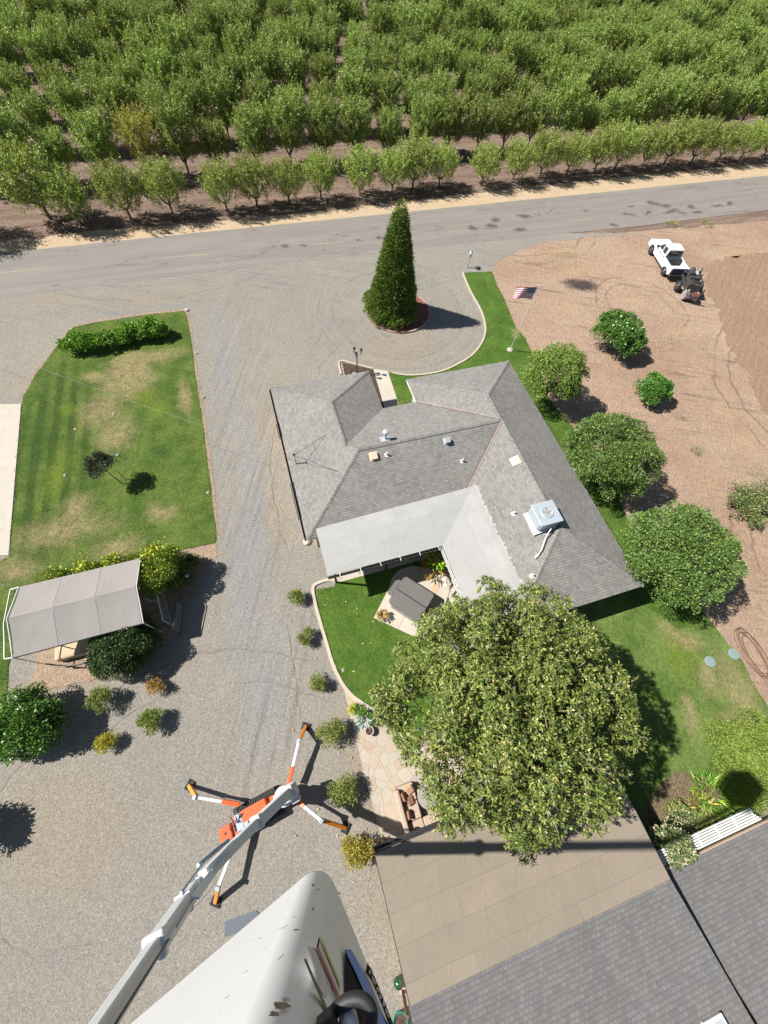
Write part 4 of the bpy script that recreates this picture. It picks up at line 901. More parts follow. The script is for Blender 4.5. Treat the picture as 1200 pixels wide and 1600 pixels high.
m = MB(LO); m.bar(B4, B5, .25, .27, SU); m.build('upper_boom_extension', M['liftgrey'], ub, bevel=.045)
for q, cl in ((B4, .24), (B3 + d34 * 1.4, .16)): m = MB(LO); collar(m, q, d34, .37, .43, cl); m.build('collar', M['liftwhite'], ub, bevel=.04)
# clamp tongues on the sunny side of each collar
_, ua, ubv = axes(d34, SU)
for q in (B4, B3 + d34 * 1.4): m = MB(LO); m.bar(q + ua * -.17 - d34 * .55, q + ua * -.20 + d34 * .1, .05, .16); m.build('slide_pad', M['liftwhite'], ub, bevel=.02)
# a run of hose clipped along the boom
m = MB(LO); m.tube([B3 - ua * .2, B4 - ua * .23, B5 - ua * .17], .02, 6); m.build('hose_run', M['hose'], ub)
# jib and bucket
C0 = Vector((-.031, -.351, 21.4)); e1 = Vector((-.749, -.663, 0)); e2 = Vector((.606, -.795, 0)); n1 = Vector((-.663, .749, 0)); n2 = Vector((.795, .606, 0))
BL, BW, BH, BR = 1.3, .95, 1.12, .07
bc = C0 + e1 * BL / 2 + e2 * BW / 2
m = MB(LO); J0 = B5; J1 = bc + e1 * .2 + e2 * (BW / 2 + .28) + Vector((0, 0, -.25)); m.bar(J0, J1, .16, .2); m.bar(J1, bc + Vector((0, 0, -.06)), .3, .14); m.tube([J0 - e1 * .2, J0 + e1 * .2], .12, 12); m.build('jib', M['liftgrey'], lift, bevel=.02)
def rr(off, tap=0.0, n=40):
    """rounded rectangle outline of the bucket, grown by off"""
    out = []; hx = BL / 2 + off - tap; hy = BW / 2 + off - tap; r_ = BR + off
    for sx, sy, a0 in ((1, 1, 0), (-1, 1, 90), (-1, -1, 180), (1, -1, 270)):
        for k in range(n + 1):
            a = R(a0 + 90 * k / n); out.append((sx * (hx - r_) + r_ * math.cos(a), sy * (hy - r_) + r_ * math.sin(a)))
    return out
def bp(x, y, z): return bc + e1 * x + e2 * y + Vector((0, 0, z))
m = MB(LO); rings = []
for off, z in ((-.10, 0.0), (-.03, .012), (-.008, .045), (0, .09), (.012, .5), (.022, 1.02), (.022, 1.05), (.055, 1.055), (.055, 1.12), (-.02, 1.12), (-.02, .9), (-.03, .1), (-.1, .06)):
    rings.append([bp(x, y, z) for x, y in rr(off)])
n = len(rings[0]); vs = [p for r in rings for p in r]
m.add(vs, [(k * n + j, k * n + (j + 1) % n, (k + 1) * n + (j + 1) % n, (k + 1) * n + j) for k in range(len(rings) - 1) for j in range(n)] + [list(range(n))[::-1], [(len(rings) - 1) * n + j for j in range(n)]])
t = NT('bucket_fibreglass'); o_ = t.pos(); c = t.mix(t.noise(o_, 3, 5, .6), (.74, .745, .75), (.80, .80, .80))
sc_ = t.noise(t.map(o_, rot=(0.5, 0.7, 0.3), sc=(40, 4, 9)), 1.0, 4, .7); c = t.mix(t.math('MULTIPLY', t.mr(sc_, .66, .72), t.mr(t.noise(o_, 4, 3), .5, .6)), c, (.45, .43, .4))
sp_ = t.noise(o_, 28, 5, .8); c = t.mix(t.mr(sp_, .68, .74, 0, .7), c, (.4, .37, .33))
c = t.mix(t.mr(t.noise(o_, 1.6, 6, .75), .5, .75, 0, .3), c, (.62, .62, .62)); M['frp'] = t.set(c, .38, t.bump(t.noise(o_, 60, 4, .6), .06, .002), spec=.5)
bucket = m.build('bucket', M['frp'], lift)
# what is stuck on and bolted to the bucket's shaded face
def onface(px, py, off=.004): return on_plane(px, py, C0 + n2 * (off + .012), n2)
def sticker(name, pix, mat, off=.004, lab=None):
    m = MB(LO); m.face([onface(a, b, off) for a, b in pix]); o = m.build(name, mat, bucket)
    if lab: o['label'] = lab
    return o
M['olive'] = paint('olive_mark', (.1, .11, .055), .6, .15, 20); M['yel'] = paint('worn_yellow_border', (.48, .47, .12), .6, .2, 25); M['redline'] = paint('faded_red_line', (.42, .1, .1), .6, .2, 20)
M['blackdec'] = paint('black_decal', (.014, .014, .02), .85, .15, 10, spec=.1); M['bluedec'] = paint('blue_decal', (.09, .2, .62), .5, .08, 10); M['letter'] = paint('grey_print', (.5, .52, .56), .5, .15, 15); M['panel'] = paint('pale_decal', (.58, .57, .55), .5, .08, 30)
sticker('warning_panel', [(499, 1466), (532, 1533), (531, 1550), (527, 1557), (496, 1482)], M['panel'], .003)
sticker('yellow_border', [(499, 1463), (504, 1468), (532, 1536), (531, 1545), (528, 1534)], M['yel'], .005)
sticker('red_border', [(495, 1480), (498, 1481), (531, 1556), (527, 1558)], M['redline'], .006)
sticker('black_corner', [(498, 1465), (500, 1466), (497, 1482), (494.5, 1480)], M['blackdec'], .007)
sticker('text_panel', [(480, 1478), (498, 1482), (528, 1560), (520, 1580), (500, 1545)], M['panel'], .0025)
sticker('olive_stripe', [(474.5, 1499), (478, 1497), (515, 1583), (512, 1588)], M['olive'], .005)
sticker('black_decal', [(539, 1484), (541, 1483), (612, 1610), (520, 1640), (539, 1552)], M['blackdec'], .003)
pb = [(540, 1486), (543, 1483), (549, 1484), (556, 1496), (570, 1523), (587, 1561), (604, 1602), (608, 1612), (596, 1612), (588, 1597), (572, 1556), (556, 1520), (546, 1500)]
sticker('blue_stripe', pb, M['bluedec'], .006)
sticker('black_name_strip', [(574, 1505), (580, 1513), (592, 1542), (607, 1580), (617, 1606), (609, 1606), (594, 1564), (580, 1532), (571, 1519)], M['blackdec'], .004)
m = MB(LO); rs = random.Random(3)
for k in range(13):                                    # worn lettering, too foreshortened to read
    f = k / 13; bx_, by_ = 578 + 31 * f, 1517 + 75 * f
    for j in range(3):
        a = (bx_ + rs.uniform(-2.5, 3), by_ + rs.uniform(-2, 3)); b = (a[0] + rs.uniform(-1, 4), a[1] + rs.uniform(2, 6)); m.face([onface(a[0] - .5, a[1], .0075), onface(a[0] + .6, a[1] - .3, .0075), onface(b[0] + .6, b[1], .0075), onface(b[0] - .5, b[1] + .3, .0075)])
m.build('worn_lettering', M['letter'], bucket)
m = MB(LO)
for k in range(20):
    f = rs.random(); a = (484 + 30 * f + rs.uniform(-3, 10), 1490 + 65 * f + rs.uniform(-4, 4)); m.face([onface(a[0], a[1], .0045), onface(a[0] + .5, a[1] - .2, .0045), onface(a[0] + 4.5, a[1] + 9, .0045), onface(a[0] + 4.0, a[1] + 9.2, .0045)])
m.build('small_print', M['liftgrey'], bucket)
# black rubber ring standing off the face, with a grey grip through it
rc = onface(547, 1597, .04); m = MB(LO); ring = []
dn = Vector((.1, .0, 1)).normalized(); rx = e2 * .085; rz = Vector((0, 0, .11))
for k in range(24): a = 2 * math.pi * k / 24; ring.append(rc + e2 * .022 * math.cos(a) + (n2 * .034 + Vector((0, 0, .01))) * math.sin(a))
m.tube(ring, .009, 10, closed=True); rg = m.build('rubber_ring', M['black'], bucket, smooth=True)
m = MB(LO); g0_ = onface(544, 1584, .04); g1_ = onface(560, 1660, .04); m.tube([g0_ - (g1_ - g0_) * .02, g0_, g0_.lerp(g1_, .1), g1_], [.005, .010, .012, .012], 14); m.build('grip', M['liftgrey'], rg, smooth=True)
m = MB(LO); m.box(onface(511, 1604, .015), (.024, .025, .03), (e2, n2, ZZ)); m.build('bracket', M['black'], rg, bevel=.003)
# chipped gelcoat on the corner
M['chip'] = paint('bare_fibre', (.30, .25, .18), .9, .5, 90, bump=.8, bscale=160); M['scuff'] = paint('scuff_mark', (.5, .485, .46), .8, .3, 60)
nn = (n1 + n2).normalized(); pc = C0 + (e1 + e2) * BR + nn * BR
def chip(px, py, sx, sy, seed, mat, q=None, n_=None, name='gelcoat_chip'):
    rs2 = random.Random(seed); m = MB(LO); q = q or pc + nn * .024; n_ = n_ or nn
    m.face([on_plane(px + sx * r_ * math.cos(2 * math.pi * k / 16), py + sy * r_ * math.sin(2 * math.pi * k / 16), q, n_) for k, r_ in [(k, rs2.uniform(.55, 1.2)) for k in range(16)]]); return m.build(name, mat, bucket)
for k, (a, b, sx, sy, mt_) in enumerate(((440, 1571, 14, 7, 'chip'), (428, 1584, 9, 5, 'chip'), (446, 1562, 6, 5, 'scuff'), (489, 1383, 3, 2, 'chip'), (497, 1390, 4, 2, 'scuff'), (489, 1420, 2.5, 2, 'chip'), (463, 1453, 5, 2, 'scuff'))): chip(a, b, sx, sy, k, M[mt_])
ql = C0 + n1 * .016
for k, (a, b, L_, an_) in enumerate(((435, 1452, 6, 150), (452, 1466, 5, 130), (446, 1437, 1.5, 0), (428, 1500, 5, 125), (380, 1520, 3, 140), (395, 1470, 3, 160), (350, 1560, 5, 135), (408, 1484, 1.2, 0))):     # scratches in the sunny wall
    m = MB(LO); c_, s_ = math.cos(R(an_)), math.sin(R(an_)); m.face([on_plane(a + u * c_ - v * s_, b + u * s_ + v * c_, ql, n1) for u, v in ((-L_, -.3), (0, -.7), (L_, -.2), (L_, .3), (0, .5), (-L_, .4))]); m.build('scratch', M['scuff'], bucket)

# ------------------------------------------------------------------ pickup truck
def wheel(parent, c, r_, wd, side):
    """wheel part with axle along local Y"""
    m = MB(); prof = [(r_ * .62, -wd / 2), (r_ * .92, -wd / 2), (r_, -wd / 2 + .04), (r_, wd / 2 - .04), (r_ * .92, wd / 2), (r_ * .62, wd / 2)]
    def lat(m, prof, n=20):
        i0 = len(m.v)
        for a, y in prof:
            for j in range(n): t_ = 2 * math.pi * j / n; m.v.append(Vector((c[0] + a * math.cos(t_), c[1] + y, c[2] + a * math.sin(t_))))
        for k in range(len(prof) - 1):
            for j in range(n): m.f.append([i0 + k * n + j, i0 + (k + 1) * n + j, i0 + (k + 1) * n + (j + 1) % n, i0 + k * n + (j + 1) % n])
        m.f.append([i0 + j for j in range(n)]); m.f.append([i0 + (len(prof) - 1) * n + j for j in range(n)][::-1])
    w_ = MB(); lat(w_, prof); wo = w_.build('wheel', M['black'], parent)
    rm = MB(); lat(rm, [(r_ * .62, side * (wd / 2 - .02)), (r_ * .55, side * (wd / 2 + .005)), (r_ * .5, side * (wd / 2 - .05)), (r_ * .2, side * (wd / 2 - .03)), (r_ * .15, side * (wd / 2 + .01)), (.01, side * (wd / 2 + .01))]); rm.build('rim', M['rimmetal'], wo)
    return wo
M['rimmetal'] = paint('wheel_metal', (.5, .5, .5), .35, .1, metal=.7)
M['carwhite'] = paint('white_car_paint', (.62, .63, .64), .22, .03, 2, spec=.6); M['bedliner'] = paint('dusty_bed_floor', (.3, .26, .2), .9, .25, 4); M['carblue'] = paint('dark_blue_trim', (.04, .05, .12), .4, .1)
hd = math.atan2(3.32, -.63); fwd = Vector((math.cos(hd), math.sin(hd), 0)); lft = Vector((-fwd.y, fwd.x, 0))
ctr = (Vector((22.9, 45.36, 0)) + Vector((23.53, 42.04, 0))) / 2 - lft * .82
tr = thing('pickup_truck', Vector((ctr.x, ctr.y, .015)), 'white extended cab pickup truck parked on the brown field near the road', 'pickup truck', hd)
def sideprof(m, pts, y0, y1):
    n = len(pts); i = len(m.v); m.v += [Vector((a, y0, b)) for a, b in pts] + [Vector((a, y1, b)) for a, b in pts]
    m.f.append([i + k for k in range(n)]); m.f.append([i + n + k for k in range(n)][::-1])
    for k in range(n): m.f.append([i + k, i + n + k, i + n + (k + 1) % n, i + (k + 1) % n])
WB = 1.69
def arch(cx, r_, n=8): return [(cx + r_ * math.cos(math.pi * (1 - k / n)), .38 + r_ * math.sin(math.pi * (1 - k / n))) for k in range(n + 1)]
front = [(2.62, .45), (2.66, .75), (2.6, .98), (2.35, 1.08), (1.25, 1.16)]
m = MB()
low = [(-2.55, .55)] + arch(-WB, .46) + arch(WB, .46) + front + [(-.62, 1.16), (-.62, .5 + .62), (-2.55, 1.12)]
low = [(-2.55, .55)] + arch(-WB, .46) + arch(WB, .46) + [(2.62, .45), (2.66, .75), (2.6, .98), (2.35, 1.08), (1.25, 1.16), (-.62, 1.16)]
sideprof(m, low[:1] + low[1:19] + low[19:] + [(-.62, .62), (-2.55, .62)], -.88, .88)
# bed sides
for s_ in (-1, 1): m.bb(-2.55, -.62, s_ * .84 - .05, s_ * .84 + .05, .62, 1.14)
m.bb(-.66, -.60, -.79, .79, .62, 1.14)
body = m.build('body', M['carwhite'], tr, bevel=.05, seg=2)
m = MB(); cabp = [(1.2, 1.15), (.55, 1.72), (.2, 1.80), (-.42, 1.80), (-.62, 1.72), (-.66, 1.15)]
n = len(cabp); vs = []
for a, b in cabp: k_ = (b - 1.15) / .65; vs.append((a, -.86 + .14 * k_, b))
for a, b in cabp: k_ = (b - 1.15) / .65; vs.append((a, .86 - .14 * k_, b))
m.add(vs, [list(range(n)), list(range(n, 2 * n))[::-1]] + [(k, n + k, n + (k + 1) % n, (k + 1) % n) for k in range(n)])
cab = m.build('cab', M['carwhite'], tr, bevel=.05, seg=2)
def glassq(name, pts): m = MB(); m.face(pts); return m.build(name, M['glass'], cab)
def cy(z, s_): return s_ * (.86 - .14 * (z - 1.15) / .65 + .008)
glassq('windscreen', [(1.155, -.74, 1.20), (.62, -.66, 1.675), (.62, .66, 1.675), (1.155, .74, 1.20)])
glassq('rear_window', [(-.672, -.7, 1.25), (-.645, -.64, 1.66), (-.645, .64, 1.66), (-.672, .7, 1.25)])
for s_ in (-1, 1):
    glassq('side_window', [(.95, cy(1.22, s_), 1.22), (.50, cy(1.66, s_), 1.66), (.28, cy(1.68, s_), 1.68), (.2, cy(1.22, s_), 1.22)])
    glassq('side_window', [(.1, cy(1.22, s_), 1.22), (.17, cy(1.68, s_), 1.68), (-.36, cy(1.68, s_), 1.68), (-.48, cy(1.22, s_), 1.22)])
    m = MB(); m.box((.92, s_ * 1.0, 1.22), (.12, .2, .2)); m.build('mirror', M['dark'], tr, bevel=.03)
    wheel(tr, (WB, s_ * .8, .38), .38, .26, s_); wheel(tr, (-WB, s_ * .8, .38), .38, .26, s_)
    m = MB(); m.bb(2.56, 2.66, s_ * .68 - .16, s_ * .68 + .16, .78, .95); m.build('headlight', M['glass'], tr)
    m = MB(); m.bb(-2.59, -2.53, s_ * .8 - .08, s_ * .8 + .08, .75, 1.08); m.build('tail_light', M['redline'], tr)
    rs = random.Random(9); m = MB()
    for k in range(5): x = .62 - .11 * k; m.face([(x, s_ * .884, .92 + .05 * (k % 2)), (x - .07, s_ * .884, .90), (x - .06, s_ * .884, 1.0), (x - .02, s_ * .884, 1.03)])
    m.build('door_marking', M['carblue'], tr)
for x0 in (.98, -.05, -.56):
    for s_ in (-1, 1): m = MB(); m.bb(x0 - .008, x0 + .008, s_ * .885 - .004, s_ * .885 + .004, .5, 1.14); m.build('panel_gap', M['dark'], tr)
for x0 in (.12, -.48):
    for s_ in (-1, 1): m = MB(); m.bb(x0 - .08, x0 + .08, s_ * .895 - .012, s_ * .895 + .012, 1.02, 1.05); m.build('door_handle', M['dark'], tr)
m = MB(); m.bb(-2.5, -.68, -.78, .78, .63, .645); m.build('bed_floor', M['bedliner'], tr)
m = MB(); m.bb(-2.57, -2.5, -.78, .78, .6, 1.13); m.build('tailgate', M['carblue'], tr, bevel=.02)
m = MB(); m.bb(-2.74, -2.56, -.86, .86, .45, .62); m.build('rear_bumper', M['dark'], tr, bevel=.03)
m = MB(); m.bb(2.6, 2.74, -.86, .86, .42, .62); m.build('front_bumper', M['galv'], tr, bevel=.03)
m = MB(); m.bb(2.6, 2.67, -.5, .5, .68, .95); m.build('grille', M['dark'], tr)
m = MB(); m.bb(-1.2, -.72, -.7, .7, .65, 1.18); m.build('tool_box', M['dark'], tr, bevel=.03)

# towed machine
M['trailergrey'] = paint('trailer_grey', (.05, .05, .05), .6, .3, 5)
trl = thing('towed_stump_grinder', Vector((0, 0, 0)), 'black towed stump grinder with engine and orange rack, hitched behind the white pickup', 'trailer machine', hd - R(16))
tc = G(1074, 447, .4); trl.location = (tc.x, tc.y, .02); trl.scale = (1.4, 1.3, 1.3)
m = MB()
for s_ in (-1, 1): m.bar((-.9, s_ * .42, .5), (1.0, s_ * .36, .5), .1, .14); m.bar((1.0, s_ * .36, .5), (2.0, 0, .5), .08, .12)
for x in (-.85, -.2, .5, 1.0): m.bar((x, -.4, .5), (x, .4, .5), .08, .1)
m.bar((1.9, 0, .5), (2.35, 0, .5), .1, .1); m.bar((1.3, .28, .55), (.4, .55, 1.0), .07, .1); m.bar((1.3, -.2, .55), (.5, -.5, 1.05), .07, .1); m.tube([(2.0, .12, 0), (2.0, .12, .75)], .04, 8); m.build('frame', M['trailergrey'], trl, bevel=.01)
for s_ in (-1, 1): wheel(trl, (-.25, s_ * .72, .34), .34, .24, s_)
m = MB(); m.bb(-.3, .55, -.38, .3, .58, 1.1); m.bb(-.1, .3, .1, .42, 1.1, 1.28); m.tube([(.1, -.2, 1.1), (.1, -.2, 1.4), (.3, -.25, 1.5)], .05, 8); m.lathe([(.16, 0), (.16, .2), (.1, .24)], (.4, .2, 1.1), 12); m.build('engine', M['trailergrey'], trl, bevel=.04)
m = MB(); m.bb(.0, .42, -.2, .08, 1.1, 1.2); m.build('engine_cover', M['bluegrey'], trl, bevel=.03)
m = MB(); m.bb(-.9, -.35, -.5, .45, .55, .98); m.tube([(-.7, -.4, 1.0), (-.6, .3, 1.15)], .05, 8); m.build('hydraulic_tank', M['trailergrey'], trl, bevel=.04)
m = MB(); m.tube([(-1.1, -.45, .35), (-1.1, .45, .35)], .33, 18); m.bar((-.8, .2, .6), (-1.15, .2, .4), .12, .16); m.build('cutter_drum', M['pipe'], trl)
m = MB()
for k in range(5): y = -.45 + .22 * k; m.bar((-1.25, y, .35), (-1.55, y, .95), .03, .05)
m.bar((-1.55, -.5, .95), (-1.55, .48, .95), .03, .04); m.bar((-1.25, -.5, .36), (-1.25, .48, .36), .03, .04); gr_ = m.build('guard_rack', M['hose'], trl)
for k in range(3): y = -.34 + .22 * k; m = MB(); m.bar((-1.28, y, .38), (-1.5, y, .82), .10, .02); m.build('reflector_board', M['orange'], gr_)
m = MB()
for k in range(9): a = Vector((random.uniform(-.8, .6), random.uniform(-.4, .4), random.uniform(.7, 1.1))); m.tube([a, a + Vector((random.uniform(-.3, .3), random.uniform(-.2, .2), .25)), a + Vector((random.uniform(-.6, .6), random.uniform(-.3, .3), -.1))], .022, 5)
m.build('hose', M['hose'], trl)

# ------------------------------------------------------------------ flagpole, lamp, mailbox, wires
fp = G(796.7, 547, .045); flag = thing('flagpole', fp, 'white flagpole with a flag on a round concrete foot in the side lawn', 'flagpole')
m = MB(); m.lathe([(.24, 0), (.24, .06), (.21, .08)], (0, 0, 0), 20); m.build('base', M['concrete'], flag)
FH = 5.6; lean = Vector((.12, -.06, FH)); m = MB(); m.tube([(0, 0, .05), lean * .5, lean], [.035, .03, .022], 8); m.lathe([(.03, 0), (.06, .05), (.03, .1)], lean, 10); m.build('pole', M['pole'], flag)
fa = Vector((-.97, .1, 0)).normalized()
def flag_mesh(u0, u1, v0, v1, dz=0.0, nu=12):
    m = MB()
    def P(u, v):
        s_ = u * 1.5; dr = .16 * u * u + .05 * math.sin(u * 8) * u
        return lean * (1 - (1 - v) * .95 / FH - .02) + fa * s_ * (.93) + Vector((0.05 * math.sin(u * 7 + v), .16 * math.sin(u * 6.5 + v * 1.5) * u + dz, -dr * 1.2 - .25 * u * (v) * .6))
    k0 = int(round(u0 * nu)); k1 = int(round(u1 * nu))
    for k in range(k0, k1):
        a, b = k / nu, (k + 1) / nu; m.face([P(a, v0), P(b, v0), P(b, v1), P(a, v1)])
    return m, P
M['fred'] = paint('flag_red', (.42, .05, .10), .8, .05); M['fwhite'] = paint('flag_white', (.7, .66, .68), .8, .03); M['fblue'] = paint('flag_blue', (.025, .035, .14), .8, .05)
cloth = None
mr_ = MB(); mw_ = MB()
for k in range(13):
    v0, v1 = k / 13, (k + 1) / 13; u0 = 5 / 12 if k >= 6 else 0
    mm, P = flag_mesh(u0, 1, v0, v1); tgt = mr_ if k % 2 == 0 else mw_
    for f in mm.f: tgt.face([mm.v[i] for i in f])
cloth = mr_.build('flag', M['fred'], flag); mw_.build('white_stripe', M['fwhite'], cloth)
mm, P = flag_mesh(0, 5 / 12, 6 / 13, 1); mm.build('canton', M['fblue'], cloth)
m = MB()
for i in range(6):
    for j in range(5):
        c = P((i + .6) / 6.3 * 5 / 12, 6 / 13 + (j + .5) / 5 * 7 / 13)
        for sg in (1, -1): m.face([c + Vector((.03 * math.cos(a), sg * .008, .03 * math.sin(a))) for a in (0, 1.25, 2.5, 3.77, 5.0)])
m.build('star', M['fwhite'], cloth)
lp = G(557.6, 583, .05); lamp = thing('lamp_post', lp, 'dark garden lamp post with three lanterns in the bed before the garage wing', 'lamp post')
m = MB(); m.lathe([(.1, 0), (.1, .1), (.045, .16), (.04, 1.9), (.03, 2.0)], (0, 0, 0), 10); 
for k in range(3): a = k * 2.094 + .4; d = Vector((math.cos(a), math.sin(a), 0)); m.tube([Vector((0, 0, 1.75)), d * .2 + Vector((0, 0, 1.68)), d * .3 + Vector((0, 0, 1.85))], .02, 6)
m.build('post', M['dark'], lamp)
for k in range(3):
    a = k * 2.094 + .4; d = Vector((math.cos(a), math.sin(a), 0)) * .3
    m = MB(); m.lathe([(.05, 1.85), (.1, 2.12), (.12, 2.13), (.04, 2.24), (.015, 2.28)], d, 8); ln = m.build('lantern', M['dark'], lamp)
    m = MB(); m.lathe([(.06, 1.88), (.102, 2.11)], d, 8); m.build('glass', M['galv'], ln)
m = MB(); m.bb(-.3, .3, -.45, -.1, 0, .12); tag(m.build('stepping_block', M['concrete']), 'pale concrete block in the dark bed under the lamp post', 'block').location = lp
mb_ = G(730.5, 418, .02); mail = thing('mailbox', mb_, 'grey mailbox on a pale post at the tip of the side lawn by the road', 'mailbox')
m = MB(); m.bar((0, 0, 0), (0, 0, 1.1), .1, .1); m.bar((0, 0, .75), (0, .35, 1.08), .06, .06); m.build('post', M['white'], mail)
m = MB(); pr_ = [(-.1, 1.1), (.1, 1.1)] + [(.1 * math.cos(math.pi * k / 8), 1.25 + .1 * math.sin(math.pi * k / 8)) for k in range(9)]
n = len(pr_); m.add([(a, -.2, b) for a, b in pr_] + [(a, .35, b) for a, b in pr_], [list(range(n)), list(range(n, 2 * n))[::-1]] + [(k, (k + 1) % n, n + (k + 1) % n, n + k) for k in range(n)]); bxm = m.build('box', M['galv'], mail)
m = MB(); m.bar((.11, .1, 1.2), (.11, .1, 1.42), .015, .05); m.build('flag', M['redline'], mail)
# overhead service wire
far = Vector((-42, 21, 6.6)); near = mastW
pts = []
for k in range(41):
    s_ = k / 40; q = far.lerp(near, s_); q.z -= 2.0 * 4 * s_ * (1 - s_) * .62; pts.append(q)
m = MB(); m.tube(pts, .008, 5); tag(m.build('overhead_wire', M['linkwire']), 'thin pale overhead wire running over the front lawn to the roof mast', 'wire')

# ------------------------------------------------------------------ patio things
tub = thing('hot_tub', hw(4.72, -4.25, .10), 'square hot tub under a folding brown grey cover on the patio slab', 'hot tub', TH + R(40))
s_ = .85; m = MB(); m.prism([(-s_ + .12, -s_), (s_ - .12, -s_), (s_, -s_ + .12), (s_, s_ - .12), (s_ - .12, s_), (-s_ + .12, s_), (-s_, s_ - .12), (-s_, -s_ + .12)], 0, .74); m.build('cabinet', paint('tub_cabinet', (.32, .3, .28), .7, .1, 4), tub, bevel=.05)
M['vinyl'] = paint('brown_grey_vinyl', (.135, .122, .112), .55, .12, 3, bump=.15, bscale=25); 
def rrect(x0, x1, y0, y1, r_, corners):
    out = []
    for cx, cy_, a0, on in ((x1 - r_, y1 - r_, 0, corners[0]), (x0 + r_, y1 - r_, 90, corners[1]), (x0 + r_, y0 + r_, 180, corners[2]), (x1 - r_, y0 + r_, 270, corners[3])):
        if on:
            for k in range(6): a = R(a0 + 18 * k); out.append((cx + r_ * math.cos(a), cy_ + r_ * math.sin(a)))
        else: out.append((cx + r_ * (1 if a0 in (0, 270) else -1), cy_ + r_ * (1 if a0 in (0, 90) else -1)))
    return out
for x0, x1, cs in ((-.9, -.025, (0, 1, 1, 0)), (.025, .9, (1, 0, 0, 1))):
    m = MB(); m.prism(rrect(x0, x1, -.98, .98, .18, cs), .75, .90); m.build('cover', M['vinyl'], tub, bevel=.03, seg=3)
m = MB(); m.bb(-.024, .024, -.94, .94, .76, .87); m.build('fold_strap', M['hose'], tub)
m = MB(); m.bb(-.45, .55, 1.0, 1.28, .62, .76); m.bb(.4, .55, .98, 1.3, .5, .8); m.build('cover_shelf', M['vinyl'], tub, bevel=.03)
for a in ((.6, -.99), (-.6, -.99), (.93, -.3)): m = MB(); m.box((a[0], a[1], .62), (.06, .03, .16)); m.build('latch', M['pole'], tub)
m = MB(); m.bb(-.2, .2, -.18, .18, 0, .015); o_ = m.build('door_mat', paint('tan_mat', (.52, .35, .2), .9, .15, 12)); o_.location = hw(6.38, -3.9, .102); o_.rotation_euler = (0, 0, TH + R(40)); tag(o_, 'tan mat on the slab beside the hot tub', 'mat')
m = MB(); m.lathe([(.16, 0), (.17, .03), (.07, .035), (.06, .1)], (0, 0, 0), 16); o_ = m.build('umbrella_base', M['galv']); o_.location = hw(6.62, -3.42, .102); tag(o_, 'small grey round stand on the slab near the leafy fern', 'stand')

sofa = thing('sectional_sofa', HO, 'tan outdoor corner sofa with rust cushions at the edge of the tan roof', 'sofa', TH)
M['tanfab'] = paint('tan_fabric', (.42, .32, .24), .95, .1, 4, bump=.25, bscale=40); M['rustfab'] = paint('rust_fabric', (.27, .13, .085), .95, .12, 6); M['wicker'] = paint('wicker', (.33, .24, .18), .85, .2, 14, bump=.5, bscale=60); M['peach'] = paint('peach_fabric', (.40, .24, .14), .95, .08)
def sb(name, x0, x1, y0, y1, z0, z1, mat, bev=.06, par=None): m = MB(); m.bb(x0, x1, y0, y1, z0, z1); return m.build(name, mat, par or sofa, bevel=bev, seg=3)
Z = .065
sb('base', 1.2, 2.05, -13.8, -12.35, Z, .32, M['wicker'], .04); sb('base', 1.2, 3.6, -14.55, -13.82, Z, .32, M['wicker'], .04)
sb('backrest', 1.12, 1.36, -14.5, -12.4, .32, .82, M['tanfab'], .08); sb('backrest', 1.37, 3.55, -14.68, -14.42, .32, .82, M['tanfab'], .08)
for y0, y1 in ((-13.05, -12.35), (-13.75, -13.07)): sb('seat_cushion', 1.38, 2.07, y0, y1, .32, .5, M['tanfab'])
for x0, x1 in ((1.38, 2.07), (2.09, 2.82), (2.84, 3.56)): sb('seat_cushion', x0, x1, -14.40, -13.77, .32, .5, M['tanfab'])
def pil(x, y, z, a, tl, mat):
    m = MB(); m.box((0, 0, 0), (.36, .13, .34)); o = m.build('pillow', mat, sofa, bevel=.07, seg=3); o.location = (x, y, z); o.rotation_euler = (tl, 0, a)
pil(1.5, -12.75, .68, R(100), -.4, M['rustfab']); pil(1.52, -13.45, .68, R(85), -.4, M['rustfab']); pil(1.85, -12.6, .58, R(20), -1.3, M['peach']); pil(1.75, -13.0, .58, R(95), -1.2, M['rustfab']); pil(2.5, -14.3, .66, R(5), .5, M['peach']); pil(3.2, -14.3, .66, R(-5), .5, M['rustfab']); pil(1.62, -14.15, .66, R(45), .5, M['hose'])
ft = thing('fire_table', hw(2.62, -13.1, .065), 'round dark grey table in front of the tan corner sofa', 'table')
m = MB(); m.lathe([(.32, 0), (.3, .3)], (0, 0, 0), 20); m.build('base', M['wicker'], ft)
m = MB(); m.lathe([(.5, .3), (.52, .33), (.52, .37), (.3, .375)], (0, 0, 0), 28); m.build('tabletop', M['pipe'], ft)

def pot(name, loc, r_, h_, mat, label, cat='pot'):
    t_ = thing(name, loc, label, cat); m = MB(); m.lathe([(r_ * .65, 0), (r_ * .95, h_ * .85), (r_ * 1.08, h_ * .86), (r_ * 1.08, h_), (r_ * .9, h_), (r_ * .85, h_ * .8)], (0, 0, 0), 18); m.build('bowl', mat, t_)
    m = MB(); m.lathe([(r_ * .86, h_ * .82), (.01, h_ * .84)], (0, 0, 0), 18); m.build('soil', M['mulch'], t_); return t_
M['terra'] = paint('pink_terracotta', (.5, .33, .28), .8, .1); M['tealglaze'] = paint('teal_glaze', (.02, .2, .14), .25, .1); 
pot('flower_pot', G(577, 1142, .062), .2, .32, M['terra'], 'pinkish clay pot of soil beside the flagstone path'); pot('glazed_pot', G(624, 1588, .03), .27, .38, M['tealglaze'], 'teal glazed pot by the brown post at the bottom edge')
